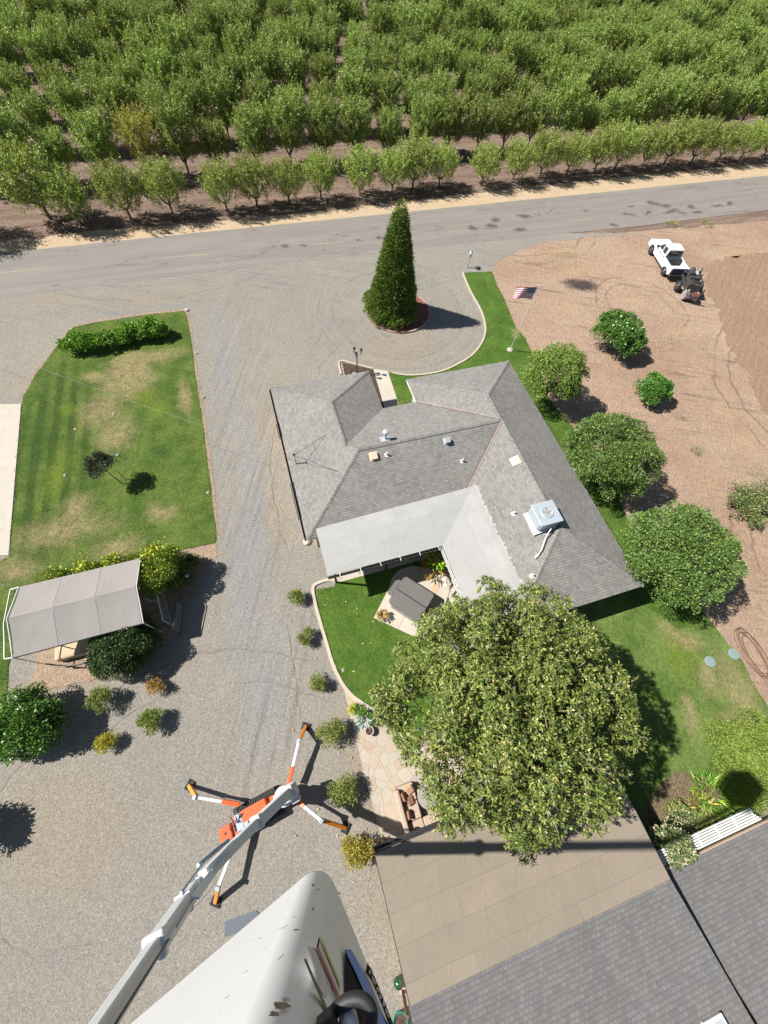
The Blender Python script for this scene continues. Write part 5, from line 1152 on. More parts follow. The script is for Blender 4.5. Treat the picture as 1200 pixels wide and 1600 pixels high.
m = MB(); m.lathe([(.02, 0)] + [(.2 * math.sin(math.pi * k / 12), .2 - .2 * math.cos(math.pi * k / 12)) for k in range(1, 12)] + [(.02, .4)], (0, 0, 0), 24); o_ = m.build('gazing_ball', paint('green_glass', (.015, .06, .025), .05, .1, spec=1.0), smooth=True); o_.location = G(622, 1532, .1) + Vector((0, 0, -.02)); tag(o_, 'shiny green glass ball on the gravel beside the tan roof', 'glass ball')
m = MB(); m.lathe([(.12, 0), (.1, .09)], (0, 0, 0), 14); o_ = m.build('ball_stand', M['brownwood']); o_.location = G(622, 1532, .02); tag(o_, 'low brown stand under the green glass ball', 'stand')
p_ = G(629, 1547, .02); ps = thing('garden_post', p_, 'brown square wooden post on a pale footing beside the green glass ball', 'post'); m = MB(); m.bar((0, 0, 0), (0, 0, 1.7), .1, .1); m.build('shaft', M['brownwood'], ps); m = MB(); m.bb(-.12, .12, -.1, .12, 0, .07); m.build('footing', M['terra'], ps)
# lids, hose, mat, boulders and oddments
for (a, b), lab in (((1109, 1034), 'pale blue green round septic lid set in the lawn'), ((1146, 1022), 'pale blue green round septic lid at the edge of the bare dirt')):
    o_ = MB(); o_.lathe([(.3, 0), (.3, .05), (.27, .065), (.08, .07), (.07, .085), (.01, .085)], (0, 0, 0), 24); q = o_.build('septic_lid', paint('green_plastic_lid', (.2, .27, .25), .6, .08, 5)); q.location = G(a, b, .052); tag(q, lab, 'lid', 'septic lids behind the house')
m = MB(); hp = []; hc = G(1177, 1022, .03)
for k in range(260):
    a = k * .165; rr_ = 1 + .18 * math.sin(a * .37) + .1 * math.sin(a * 1.7); ex = Vector((.52, -1.25, 0)); ey = Vector((.36, .2, 0))
    hp.append(hc + ex * math.cos(a) * rr_ * .95 + ey * math.sin(a) * rr_ * 1.2 + Vector((.1 * math.sin(a * .21), .1 * math.cos(a * .17), .02 + .03 * (math.sin(a * .9) + 1))))
m.tube(hp, .016, 5); tag(m.build('garden_hose', M['brownwood']), 'loosely coiled dark hose on the bare dirt at the right edge', 'hose')
mp = [G(351, 1440, .03), G(351, 1464, .03), G(420, 1444, .03), G(400, 1422, .03)]; m = MB(); m.prism(mp, .022, .05); tag(m.build('rubber_mat', paint('blue_grey_mat', (.12, .13, .15), .85, .2, 6, bump=.4, bscale=30)), 'flat blue grey mat on the gravel half hidden by the white bucket', 'mat')
M['stone'] = paint('grey_stone', (.3, .29, .27), .9, .25, 4, bump=.5, bscale=12); M['palestone'] = paint('pale_stone', (.52, .46, .38), .9, .2, 5, bump=.5, bscale=14)
def rock(loc, r_, seed, mat, label, group=None, flat=.6):
    rs2 = random.Random(seed); m = MB(); n, k = 10, 6; vs = []
    for i in range(k + 1):
        for j in range(n):
            ph = math.pi * i / k; a = 2 * math.pi * j / n; d = Vector((math.sin(ph) * math.cos(a), math.sin(ph) * math.sin(a), math.cos(ph) * flat)); s_ = 1 + .35 * noise.noise(d * 1.6 + Vector((seed, 0, 0))); vs.append(d * r_ * s_)
    m.add(vs, [(i * n + j, (i + 1) * n + j, (i + 1) * n + (j + 1) % n, i * n + (j + 1) % n) for i in range(k) for j in range(n)]); o = m.build('rock', mat); o.location = Vector(loc) + Vector((0, 0, r_ * flat * .6)); o.rotation_euler = (0, 0, rs2.uniform(0, 6)); tag(o, label, 'rock', group); return o
for k in range(16):
    rock(hw(10.2 + (k % 8) * .52 + random.uniform(-.1, .1), -7.7 - (k // 8) * .42 + random.uniform(-.08, .08), .05), random.uniform(.2, .3), k, M['stone'], 'grey boulder in the shaded row along the south wall of the house', 'boulders under the south eave')
for k, (a, b) in enumerate(((689, 899), (695, 906), (699, 913), (683, 894))): rock(G(a, b, .06), .26, 40 + k, M['palestone'], 'tan boulder bordering the hot tub slab below the fern', 'tan boulders by the slab')
rock(G(292, 485, .03), .16, 60, M['palestone'], 'whitish stone at the far right corner of the front lawn')
rock(G(480, 847, .02), .24, 61, M['palestone'], 'pale tan stone at the corner of the house by the drive')
for k, (a, b) in enumerate(((118, 671), (102, 743), (178, 647), (184, 711), (307, 552), (318, 621), (325, 770), (536, 1047))):
    m = MB(); m.lathe([(.09, 0), (.09, .05), (.03, .055), (.03, .1)], (0, 0, 0), 10); o_ = m.build('sprinkler_head', M['pipe'] if k % 2 else M['terra']); o_.location = G(a, b, .045); tag(o_, 'small sprinkler head let into the lawn grass', 'sprinkler', 'lawn sprinkler heads')
m = MB(); bd = thing('bird_bath', G(246, 938, .03), 'white bird bath in the shade under the yellow flowering hedge', 'bird bath'); m.lathe([(.14, 0), (.08, .1), (.07, .55), (.12, .6)], (0, 0, 0), 14); m.build('pedestal', M['white'], bd); m = MB(); m.lathe([(.1, .6), (.28, .68), (.3, .74), (.27, .74), (.05, .68)], (0, 0, 0), 20); m.build('basin', M['white'], bd)
GB = lambda a, b: Vector((*G(a, b, .9).xy, .05))
# ------------------------------------------------------------------ trees and plants
M['bark_grey'] = paint('grey_bark', (.16, .135, .115), .95, .25, 6, bump=.5, bscale=20); M['bark_brown'] = paint('brown_bark', (.13, .09, .065), .95, .25, 6, bump=.5, bscale=20); M['twig'] = paint('pale_twig', (.34, .29, .25), .9, .2, 8)
def shell(n, top=0.0):
    d = rdir(n * 2); d = d[d[:, 2] > -0.75 + top][:n]; return d
def limbs(name, paths, mat, parent):
    m = MB()
    for pts, r0, r1 in paths:
        k = len(pts); m.tube(pts, [r0 + (r1 - r0) * i / (k - 1) for i in range(k)], 7)
    return m.build(name, mat, parent, smooth=True)

# --- orchard trees: vase of scaffold limbs carrying upright leafy shoots
def orchard_proto(h, r, nshoot, per, mat, seed, label, group, llen=.17, lw=.062, low=.9, tight=.10):
    global rng
    rng = np.random.default_rng(seed); rs = random.Random(seed)
    t_ = thing('orchard_tree', (0, 0, 0), label, 'tree', 0, group); paths = [([Vector((0, 0, 0)), Vector((.02, .03, .4)), Vector((0, 0, .8))], .11, .09)]; tips = []
    nl = 6
    for k in range(nl):
        a = 2 * math.pi * (k + rs.uniform(-.3, .3)) / nl; d = Vector((math.cos(a), math.sin(a), 0)); q = rs.uniform(.5, .75)
        pts = [Vector((0, 0, .72)), d * r * .22 + Vector((0, 0, h * .27)), d * r * .5 * q * 1.3 + Vector((0, 0, h * .48)), d * r * q + Vector((rs.uniform(-.2, .2), rs.uniform(-.2, .2), h * .74))]
        paths.append((spline(pts, 4), .06, .018)); tips.append(spline(pts, 8))
    limbs('trunk', paths, M['bark_grey'], t_)
    P = []; A = []
    for s_ in range(nshoot):
        l = tips[rs.randrange(nl)]; b = l[rs.randrange(int(len(l) * .3), len(l))]
        # start points spread through the crown volume, widest two thirds up
        f = rs.random() ** .8; zz = low + (h - low) * f * .82; rad = r * (0.42 + .62 * math.sin(math.pi * min(1, .12 + f * .78))) * math.sqrt(rs.random()) ; a = rs.uniform(0, 6.283)
        c = Vector((rad * math.cos(a), rad * math.sin(a), zz)); st = c.lerp(b, .22)
        out = Vector((st.x, st.y, 0)); out = out.normalized() if out.length > .05 else Vector((0, 0, 0))
        d = (Vector((0, 0, 1)) * rs.uniform(.7, 1.4) + out * rs.uniform(-.1, .75) + Vector((rs.gauss(0, .3), rs.gauss(0, .3), 0))).normalized(); L = rs.uniform(.7, 1.55) * (h / 6) ** .5
        for i in range(per):
            tt = (i + rs.random()) / per; p = st + d * L * tt; w_ = tight * (1 - .6 * tt)
            P.append(p + Vector((rs.gauss(0, w_), rs.gauss(0, w_), rs.gauss(0, w_)))); A.append(d * .55 + Vector((rs.gauss(0, .6), rs.gauss(0, .6), rs.gauss(-.05, .45))))
    P = np.array(P); A = np.array(A); n = len(P); N = unit(rng.normal(size=(n, 3)) + np.array([0, 0, .7]))
    leaves('crown', P, A, N, rng.uniform(.75, 1.3, n) * llen, rng.uniform(.8, 1.25, n) * lw, mat, t_)
    return t_
M['almond'] = leafmat('orchard_leaf', [(0, (.07, .108, .028)), (.4, (.136, .186, .045)), (.8, (.20, .243, .062)), (1, (.285, .30, .085))], .28, .5, .3, .16)
M['almond2'] = leafmat('front_row_leaf', [(0, (.085, .122, .03)), (.4, (.152, .198, .045)), (.8, (.218, .252, .062)), (1, (.30, .305, .085))], .28, .5, .3, .16)
M['almondy'] = leafmat('yellowing_leaf', [(0, (.11, .12, .03)), (.5, (.19, .19, .045)), (1, (.34, .29, .06))], .3, .5, .3, .1)
row1 = [orchard_proto(4.0, 2.0, 240, 34, M['almond2'], 100 + k, 'x', 'x', .16, .06, .55) for k in range(3)]
big = [orchard_proto(5.4, 1.85, 260, 44, M['almond'], 200 + k, 'x', 'x', .18, .068, .75) for k in range(4)]
yel = orchard_proto(5.6, 2.0, 260, 34, M['almondy'], 301, 'x', 'x', .17, .065, 1.2)
used = set()
def plant(proto, loc, rz, sc, label, group, szz=1.0):
    if proto.name not in used: used.add(proto.name); o = proto
    else: o = copy_tree(proto)
    o.location = loc; o.rotation_euler = (0, 0, rz); o.scale = (sc, sc, sc * szz); o['label'] = label
    if group: o['group'] = group
    elif 'group' in o: del o['group']
    return o
def inview(p, z, mx=60):
    d = Vector((p.x, p.y, z)) - CAM; f = d.dot(FW)
    if f < 1: return False
    x = 600 + FPX * d.dot(RT) / f; y = 800 - FPX * d.dot(UP) / f
    return -mx < x < 1200 + mx and -40 < y < 1640
first = [(128, 352), (205, 343), (270, 334), (355, 331), (402, 324), (452, 318), (502, 312), (562, 306), (612, 301), (645, 295), (685, 292), (752, 290), (800, 285), (842, 277), (885, 272), (927, 270), (960, 265), (1002, 262), (1037, 257), (1077, 257), (1120, 252), (1155, 250), (1190, 247)]
rs = random.Random(5)
for k, q in enumerate(first):
    plant(row1[k % 3], G(*q), rs.uniform(0, 6), rs.uniform(.92, 1.12), 'small pale green orchard tree in the front row beside the straw verge', 'front row of orchard trees')
for q, s_, lab in (((80, 343), 1.45, 'broad bushy orchard tree at the left end of the front row'), ((-42, 372), 1.3, 'orchard tree at the left picture edge throwing its shadow on the road verge'), ((24, 352), .01, '')):
    if s_ > .1: plant(row1[1], G(*q), rs.uniform(0, 6), s_, lab, None)
ad = Vector((math.cos(R(24.9)), math.sin(R(24.9)), 0)); an = Vector((-ad.y, ad.x, 0)); o0 = G(612, 301)
ordn = ['second', 'third', 'fourth', 'fifth', 'sixth', 'seventh', 'eighth', 'ninth']
ydone = False
for row in range(1, 9):
    for i in range(-40, 60):
        p = o0 + ad * (3.65 * (i + .5 * (row % 2)) + rs.uniform(-.35, .35)) + an * (6.7 * row + .4 + rs.uniform(-.25, .25)); sc = rs.uniform(.84, 1.16)
        if rs.random() < .02: continue
        if not (inview(p, 5.5) or inview(p, 1.0)): continue
        pr_ = big[rs.randrange(4)]; lab = 'tall green orchard tree in the %s row back from the road' % ordn[row - 1]; gp = 'orchard trees of the %s row' % ordn[row - 1]
        if row == 1 and not ydone and (p - G(238, 272)).length < 2.2:
            plant(yel, p, 0, 1.0, 'yellowing orchard tree among the green ones in the second row', None); ydone = True; continue
        plant(pr_, p, rs.uniform(0, 6.28), sc, lab, gp, rs.uniform(.92, 1.1))
for o in row1 + big + [yel]:
    if o.name not in used:
        for c in list(o.children): D.objects.remove(c)
        D.objects.remove(o)

# --- conifer: tapered column of upright sprays over a juniper skirt, in a round bed
cb = G(614, 482); cb = Vector((-1.72, 30.95, 0))
m = MB(); rc_ = [Vector((-1.2 + 2.7 * math.cos(2 * math.pi * k / 48), 31.3 + 2.7 * math.sin(2 * math.pi * k / 48), 0)) for k in range(48)]
m.ribbon(rc_, .14, 0, .13, closed=True); tag(m.build('ring_curb', M['curb_red']), kind='structure')
sheet('tree_bed', [(p.x * .975 - .03, p.y * .975 + .78, 0) for p in rc_], .05, M['bark'])
con = thing('conifer_tree', cb, 'tall narrow dark green conifer in a round curbed bed in the gravel turnaround', 'conifer')
CH = 8.5
limbs('trunk', [([Vector((0, 0, 0)), Vector((0, 0, 3)), Vector((0, 0, CH * .95))], .26, .03)], M['bark_brown'], con)
def conr(z): 
    f = z / CH; return (1.95 * (1 - f) ** .8) * (1 if f > .1 else .8 + 2 * f)
rng = np.random.default_rng(11); P = []; A = []
ntuft = 5200
zz = CH * (1 - np.sqrt(rng.random(ntuft))) * .99 + .05
for z in zz:
    a = rng.uniform(0, 6.283); lump = 1 + .07 * noise.noise(Vector((math.cos(a) * 2.2, math.sin(a) * 2.2, z * 1.1))) + .07 * noise.noise(Vector((math.cos(a) * 5, math.sin(a) * 5, z * 2.6)))
    r_ = conr(z) * lump * (1 - .30 * rng.random() ** 2.2); c = np.array([r_ * math.cos(a), r_ * math.sin(a), z]); o = np.array([math.cos(a), math.sin(a), .75]); k = 13
    P.append(c + rng.normal(size=(k, 3)) * .10); A.append(unit(o)[None] + rng.normal(size=(k, 3)) * .36)
P = np.concatenate(P); A = np.concatenate(A); n = len(P)
M['conleaf'] = leafmat('conifer_spray', [(0, (.045, .075, .015)), (.5, (.09, .135, .023)), (.85, (.13, .18, .032)), (1, (.18, .22, .05))], .12, .6, .25, .05, 1.3)
leaves('crown', P, A, rdir(n), rng.uniform(.13, .24, n), rng.uniform(.03, .06, n), M['conleaf'], con)

def bush(name, loc, blobs_, nleaf, llen, lw, mat, label, cat='shrub', trunk=None, group=None, updir=.35, inner=.55, rz=0.0, barkmat=None, parts=True, jag=.0, crown='foliage'):
    """leafy plant: leaves spread through overlapping lumps, thickest near each lump's surface"""
    t_ = thing(name, loc, label, cat, rz, group)
    if trunk: limbs('trunk' if cat == 'tree' else 'stem', trunk, barkmat or M['bark_brown'], t_)
    vol = np.array([b[1] ** 2 for b in blobs_]); cnt = np.maximum(1, (nleaf * vol / vol.sum()).astype(int)); P = []; A = []; N = []
    for (c, r_, *sq), k in zip(blobs_, cnt):
        sq = sq[0] if sq else 1.0
        d = rdir(k); d[:, 2] = np.where(d[:, 2] < -.35, -d[:, 2], d[:, 2]); rad = r_ * (inner + (1 - inner) * rng.random(k) ** .5); rad = rad * (1 + jag * rng.normal(size=k))
        q = d * rad[:, None]; q[:, 2] *= sq; q += np.array(c)
        P.append(q); A.append(d * .7 + rng.normal(size=(k, 3)) * .6 + np.array([0, 0, updir])); N.append(unit(d * .7 + rng.normal(size=(k, 3)) * .55 + np.array([0, 0, .5])))
    P = np.concatenate(P); A = np.concatenate(A); N = np.concatenate(N); keep = P[:, 2] > .02; P, A, N = P[keep], A[keep], N[keep]; n = len(P)
    leaves(crown, P, A, N, rng.uniform(.7, 1.3, n) * llen, rng.uniform(.75, 1.25, n) * lw, mat, t_)
    return t_
def lumps(n, R_, rz_, cz, r0, r1, seed, core=True, up=-.3):
    rs = random.Random(seed); out = []
    if core: out.append(((0, 0, cz), R_ * .62, rz_ / R_))
    while len(out) < n:
        z = rs.uniform(up, 1); a = rs.uniform(0, 6.283); s_ = math.sqrt(max(0, 1 - z * z)); r_ = rs.uniform(r0, r1); k = rs.uniform(.78, 1.12)
        out.append((((R_ - r_) * s_ * math.cos(a) * k + rs.gauss(0, .05), (R_ - r_) * s_ * math.sin(a) * k, cz + (rz_ - r_) * z * k), r_))
    return out
rng = np.random.default_rng(21)
sk = []
for k in range(15):
    a = R(150 + k * 13.5); rr_ = 1.75 + .25 * math.sin(k * 2.1); sk.append((((rr_) * math.cos(a), (rr_) * math.sin(a), .45), .62 + .12 * math.sin(k * 1.3), .9))
bush('juniper_shrub', cb + Vector((.05, .15, 0)), sk, 9000, .2, .06, M['conleaf'], 'low dark juniper skirt growing round the foot of the tall conifer', 'shrub', updir=.7)

# --- ash trees east of the house
M['ash'] = leafmat('broad_tree_leaf', [(0, (.03, .06, .015)), (.45, (.065, .108, .024)), (.85, (.12, .175, .038)), (1, (.18, .23, .06))], .25, .45, .4, .08)
M['ash_y'] = leafmat('light_tree_leaf', [(0, (.065, .105, .02)), (.45, (.105, .16, .028)), (.85, (.155, .21, .04)), (1, (.21, .26, .065))], .28, .45, .4, .06)
def bigtree(base, ctr, R_, rz_, nl, nleaf, mat, label, seed, llen=.12, lw=.06, name='shade_tree', r0=.3, r1=.72):
    c = Vector(ctr) - Vector(base); rs = random.Random(seed); bl = [((x + c.x, y + c.y, z), *r) for (x, y, z), *r in lumps(int(nl * 1.7), R_, rz_, c.z, r0, r1, seed, True, -.55)]
    paths = [([Vector((0, 0, 0)), Vector((c.x * .1, c.y * .1, 1.0)), Vector((c.x * .4, c.y * .4, c.z * .7))], .17, .11)]
    for k in range(16):
        q = Vector(bl[1 + k][0]); s_ = Vector((c.x * .3, c.y * .3, c.z * rs.uniform(.35, .7))); paths.append((spline([s_, s_.lerp(q, .5) + Vector((0, 0, .15)), q], 4), .07, .02))
    return bush(name, base, bl, nleaf, llen, lw, mat, label, 'tree', paths, barkmat=M['bark_grey'], inner=.62, crown='crown', jag=.05)
b1 = G(847, 627); b2 = G(922, 737); b3 = G(1015, 885)
bigtree(b1, (10.45, 23.2, 2.7), 2.35, 2.0, 42, 24000, M['ash_y'], 'yellow green tree beside the house, nearest the flagpole', 1)
bigtree(b2, (13.45, 16.7, 2.8), 2.95, 2.2, 60, 38000, M['ash'], 'round green shade tree, middle one of the three along the east wall', 2)
bigtree(b3, (16.25, 10.55, 2.9), 3.1, 2.3, 66, 42000, M['ash'], 'largest green shade tree, nearest the south corner of the house', 3)
bush('shade_shrub', G(948, 770), lumps(10, 1.2, .9, .7, .3, .5, 31), 3500, .15, .075, M['ash'], 'low green suckers under the middle shade tree')
# --- citrus-like shrubs in the dirt field
M['citrus'] = leafmat('glossy_citrus_leaf', [(0, (.03, .075, .012)), (.5, (.05, .12, .02)), (.9, (.085, .17, .03)), (1, (.13, .22, .05))], .2, .3, .5, .08)
bush('citrus_tree', G(950, 545), lumps(36, 2.1, 1.55, 1.45, .35, .7, 41), 13000, .17, .085, M['citrus'], 'dense dark green citrus tree standing on the bare field nearest the truck', 'tree', [([Vector((0, 0, 0)), Vector((0, 0, .9))], .09, .06)], crown='crown')
bush('citrus_tree', G(1010, 624), lumps(26, 1.45, 1.1, .95, .3, .5, 42), 7500, .16, .085, M['citrus'], 'smaller bright green citrus tree on the field', 'tree', [([Vector((0, 0, 0)), Vector((0, 0, .7))], .06, .04)], crown='crown')
# sprawling branchy plant on the dirt at the right edge
M['sprawl'] = leafmat('sprawling_leaf', [(0, (.05, .07, .025)), (.6, (.09, .125, .04)), (.9, (.14, .16, .055)), (1, (.3, .24, .07))], .2, .5, .3, .05)
def sprawl(loc, n, R_, seed, label):
    global rng
    rng = np.random.default_rng(seed); rs = random.Random(seed); t_ = thing('squash_vine', loc, label, 'plant'); paths = []; P = []; A = []
    for k in range(n):
        a = rs.uniform(0, 6.283); L = R_ * rs.uniform(.5, 1); e = Vector((math.cos(a) * L, math.sin(a) * L, rs.uniform(.2, .75))); pts = spline([Vector((0, 0, .1)), e * .5 + Vector((0, 0, .35)), e], 6); paths.append((pts, .02, .008))
        for q in range(60):
            p = pts[rs.randrange(2, len(pts))]; P.append(p + Vector((rs.gauss(0, .12), rs.gauss(0, .12), rs.gauss(.04, .07)))); A.append((e.normalized() * .6 + Vector((rs.gauss(0, .5), rs.gauss(0, .5), rs.gauss(.2, .3)))))
    limbs('stem', paths, M['bark_brown'], t_); P = np.array(P); A = np.array(A); n = len(P); leaves('foliage', P, A, unit(rng.normal(size=(n, 3)) * .5 + [0, 0, 1]), rng.uniform(.1, .2, n), rng.uniform(.05, .1, n), M['sprawl'], t_)
sprawl(G(1160, 795), 60, 1.75, 51, 'straggly branching plant on the bare dirt at the right edge'); sprawl(G(1200, 792), 60, 1.8, 52, 'spreading leafy plant cut by the right picture edge, beside the straggly one')
M['feather'] = leafmat('feathery_leaf', [(0, (.085, .13, .025)), (.5, (.135, .19, .035)), (.9, (.19, .24, .05)), (1, (.32, .28, .06))], .3, .6, .2, .05)
rng = np.random.default_rng(55); fb = [((rng.uniform(-1.5, 1.5), rng.uniform(-1.7, 2.0), rng.uniform(.25, 1.1)), rng.uniform(.4, .75), .85) for _ in range(34)]
bush('asparagus_bush', G(1165, 1195), fb, 20000, .15, .03, M['feather'], 'wide feathery yellow green plant over the right end of the back lawn', 'plant', jag=.12, updir=.6)
M['cornleaf'] = leafmat('strappy_leaf', [(0, (.06, .12, .02)), (.5, (.1, .2, .03)), (.9, (.2, .3, .04)), (1, (.4, .4, .05))], .3, .4, .35, .05)
def clump(name, loc, n, R_, hgt, llen, lw, mat, seed, label, cat='plant'):
    global rng
    rng = np.random.default_rng(seed); t_ = thing(name, loc, label, cat); a = rng.uniform(0, 6.283, n); r_ = R_ * np.sqrt(rng.random(n)); P = np.stack([r_ * np.cos(a), r_ * np.sin(a), rng.uniform(.05, hgt, n)], 1); A = np.stack([np.cos(a), np.sin(a), rng.uniform(.2, 1.2, n)], 1) + rng.normal(size=(n, 3)) * .4
    leaves('foliage', P, A, unit(rng.normal(size=(n, 3)) * .4 + [0, 0, 1]), rng.uniform(.7, 1.3, n) * llen, rng.uniform(.8, 1.2, n) * lw, mat, t_); return t_
clump('strap_leaf_plant', GB(1128, 1245), 260, .8, .5, .5, .06, M['cornleaf'], 61, 'bright strappy green plants in the bed by the white slatted cover'); clump('strap_leaf_plant', GB(1115, 1265), 160, .5, .35, .4, .07, M['almondy'], 62, 'yellow green strappy plant beside the white slatted cover')
M['sh_green2'] = leafmat('light_bed_leaf', [(0, (.08, .11, .03)), (.6, (.14, .17, .045)), (.9, (.22, .22, .07)), (1, (.4, .33, .15))], .25, .5, .25, .05); M['rosemix'] = leafmat('bed_leaf', [(0, (.05, .09, .03)), (.5, (.1, .14, .05)), (.82, (.2, .17, .09)), (.9, (.42, .26, .17)), (1, (.5, .36, .26))], .25, .5, .3, .1); M['redpetal'] = paint('red_petals', (.5, .03, .04), .6, .2, 20)
rng = np.random.default_rng(63); rb = bush('flower_shrub', GB(1062, 1308), lumps(18, .95, .7, .65, .25, .4, 64), 4200, .11, .055, M['rosemix'], 'mixed flowering shrub with red blooms beside the garage corner')
def blooms(par, pts, r_, mat, seed=0):
    rs = random.Random(seed)
    for p in pts:
        p = Vector(p); m = MB(); rim = []
        for k in range(12):
            a = k * .5236; f = 1.0 if k % 2 == 0 else .62; rim.append(p + Vector((math.cos(a) * r_ * f, math.sin(a) * r_ * f, r_ * rs.uniform(.25, .6))))
        m.add([p] + rim + [p + Vector((0, 0, r_ * .55))], [(0, 1 + (k + 1) % 12, 1 + k) for k in range(12)] + [(13, 1 + k, 1 + (k + 1) % 12) for k in range(12)]); m.build('bloom', mat, par)
blooms(rb, [(-.3, .1, 1.15), (-.2, .25, 1.1), (-.05, -.1, 1.2), (.1, .05, 1.15), (-.4, -.1, 1.05)], .13, M['redpetal'])
bush('flower_shrub', GB(1085, 1292), lumps(12, .75, .4, .35, .2, .35, 66), 1800, .10, .05, M['rosemix'], 'low brownish flowering shrub on the dry bed near the slatted cover')
bush('flower_shrub', GB(1112, 1282), lumps(12, .7, .5, .45, .2, .4, 67), 2200, .12, .05, M['sh_green2'], 'light green bushy plant touching the edge of the slatted cover')
bush('flower_shrub', GB(1072, 1274), lumps(10, .6, .35, .3, .2, .35, 69), 1500, .10, .05, M['sh_green2'], 'low pale green plant on the lawn side of the flower bed')
bush('flower_shrub', GB(1046, 1318), lumps(14, .7, .8, .8, .25, .4, 68), 2600, .12, .06, M['rosemix'], 'tall shrub in the gap between the tan roof and the slatted cover')
bush('climbing_vine', hw(11.35, -17.35, 1.55) , [((0, 0, 0.3), .5), ((.35, -.2, .75), .4), ((.3, .25, .6), .4), ((.7, -.15, .85), .35), ((.2, -.5, .8), .3), ((.75, .25, .7), .3)], 1900, .14, .07, M['rosemix'], 'vine spilling over the left end of the white slatted cover', 'vine')

# --- the great magnolia
M['mag'] = leafmat('magnolia_leaf', [(0, (.03, .052, .013)), (.35, (.072, .10, .02)), (.72, (.122, .15, .03)), (.95, (.175, .195, .042)), (1, (.27, .25, .075))], .16, .45, .45, .04, 1.4)
MC = Vector((5.8, 1.65, 0)); mag = thing('magnolia_tree', MC + Vector((0, 0, .05)), 'huge broad magnolia with glossy leaves speckled yellow, between the house and the tan roof', 'magnolia')
rs = random.Random(77); rng = np.random.default_rng(77); sub = []
RX, RY, RZ, CZ = 4.72, 4.36, 3.8, 5.1
gold = math.pi * (3 - 5 ** .5)
NB = 135
for k in range(NB):
    z = 1 - 1.5 * (k + .5) / NB; a = k * gold + rs.uniform(-.25, .25); s_ = math.sqrt(max(0, 1 - z * z)); f = rs.uniform(.72, 1.12) * (1 + .10 * noise.noise(Vector((math.cos(a) * 1.6, math.sin(a) * 1.6, z * 2 + 3)))); r_ = rs.uniform(.5, .95)
    c = Vector(((RX - r_ * .6) * s_ * math.cos(a) * f, (RY - r_ * .6) * s_ * math.sin(a) * f, CZ + (RZ - r_ * .6) * z * f)); sub.append((c, r_))
for k in range(22):
    a = rs.uniform(0, 6.283); q = .55 * math.sqrt(rs.random()); sub.append((Vector((RX * q * math.cos(a), RY * q * math.sin(a), CZ + RZ * math.sqrt(1 - q * q) * rs.uniform(.72, .92) - .3)), rs.uniform(.5, .75)))
for k in range(60):
    z = rs.uniform(-.4, .8); a = rs.uniform(0, 6.283); f = rs.uniform(.35, .65); s_ = math.sqrt(1 - z * z); sub.append((Vector((RX * s_ * math.cos(a) * f, RY * s_ * math.sin(a) * f, CZ + RZ * z * f)), rs.uniform(.7, 1.0)))
for z_ in (8.7, 7.9, 7.1): sub.append((G(781 + rs.uniform(-8, 8), 1107 + rs.uniform(-8, 8), z_) - MC, .75))
paths = [([Vector((0, 0, 0)), Vector((.05, .1, 1.2)), Vector((0, 0, 3.0)), Vector((0, .1, 6.5))], .42, .12)]
for k in range(34):
    c, r_ = sub[rs.randrange(NB // 4, NB)]; s_ = Vector((0, 0, rs.uniform(1.6, 5.0) if c.z > 3 else 1.6)); paths.append((spline([s_, s_.lerp(c, .45) + Vector((0, 0, .5)), c * .97 + Vector((0, 0, s_.z * .03))], 5), .13, .03))
limbs('trunk', paths, M['bark_grey'], mag)
P = []; A = []; N = []; tw = []
for c, r_ in sub:
    lw_ = wh(MC + c)
    if lw_.x < 2.6 and lw_.y < -10.6 and c.z < 5: continue
    k = int(66 * r_ * r_ / .5); d = rdir(k); oc = np.array([c.x / RX, c.y / RY, (c.z - CZ) / RZ + .35]); d = unit(d + .55 * oc)
    q = np.array(c) + d * (r_ * rng.uniform(.66, 1.1, k))[:, None]
    for p, o in zip(q, d):
        if p[2] < 1.5: continue
        o = unit(o + np.array([0, 0, .35])); a1 = unit(np.cross(o, [.3, .2, 1])); a2 = np.cross(o, a1); m_ = rng.integers(7, 11); th = np.arange(m_) * 2.399 + rng.uniform(0, 6); el = rng.uniform(.15, .95, m_)
        dirs = (np.cos(th)[:, None] * a1 + np.sin(th)[:, None] * a2) * np.cos(el)[:, None] + o * np.sin(el)[:, None]
        P.append(np.repeat(p[None], m_, 0) + rng.normal(size=(m_, 3)) * .02 - o * np.linspace(.12, 0, m_)[:, None]); A.append(dirs); N.append(unit(np.repeat(o[None], m_, 0) + rng.normal(size=(m_, 3)) * .35))
    if rs.random() < .3: tw.append(([c * .86 + Vector((0, 0, .4)), c + Vector(rng.normal(size=3) * .2), c + Vector(unit(oc) * r_ * 1.0)], .028, .008))
P = np.concatenate(P); A = np.concatenate(A); N = np.concatenate(N); n = len(P); print('MAG', n)
dry = np.array([noise.noise(Vector(p * .75)) + .5 * noise.noise(Vector(p * 2.2)) for p in P[::1]]); dry = rng.random(n) < np.clip(.035 + .28 * np.clip(dry - .12, 0, 1), 0, .22)
M['magdry'] = leafmat('magnolia_dry_leaf', [(0, (.18, .17, .06)), (.5, (.25, .20, .08)), (1, (.30, .23, .11))], .2, .5, .35, .02)
ll = rng.uniform(.11, .18, n); ww = rng.uniform(.045, .07, n); print('magnolia leaves', n); k_ = ~dry
leaves('crown', P[k_], A[k_], N[k_], ll[k_], ww[k_], M['mag'], mag, cup=.12); leaves('yellowed_leaves', P[dry], A[dry], N[dry], ll[dry] * .85, ww[dry], M['magdry'], mag, cup=.12)
for q in tw: limbs('twig', [q], M['twig'], mag)

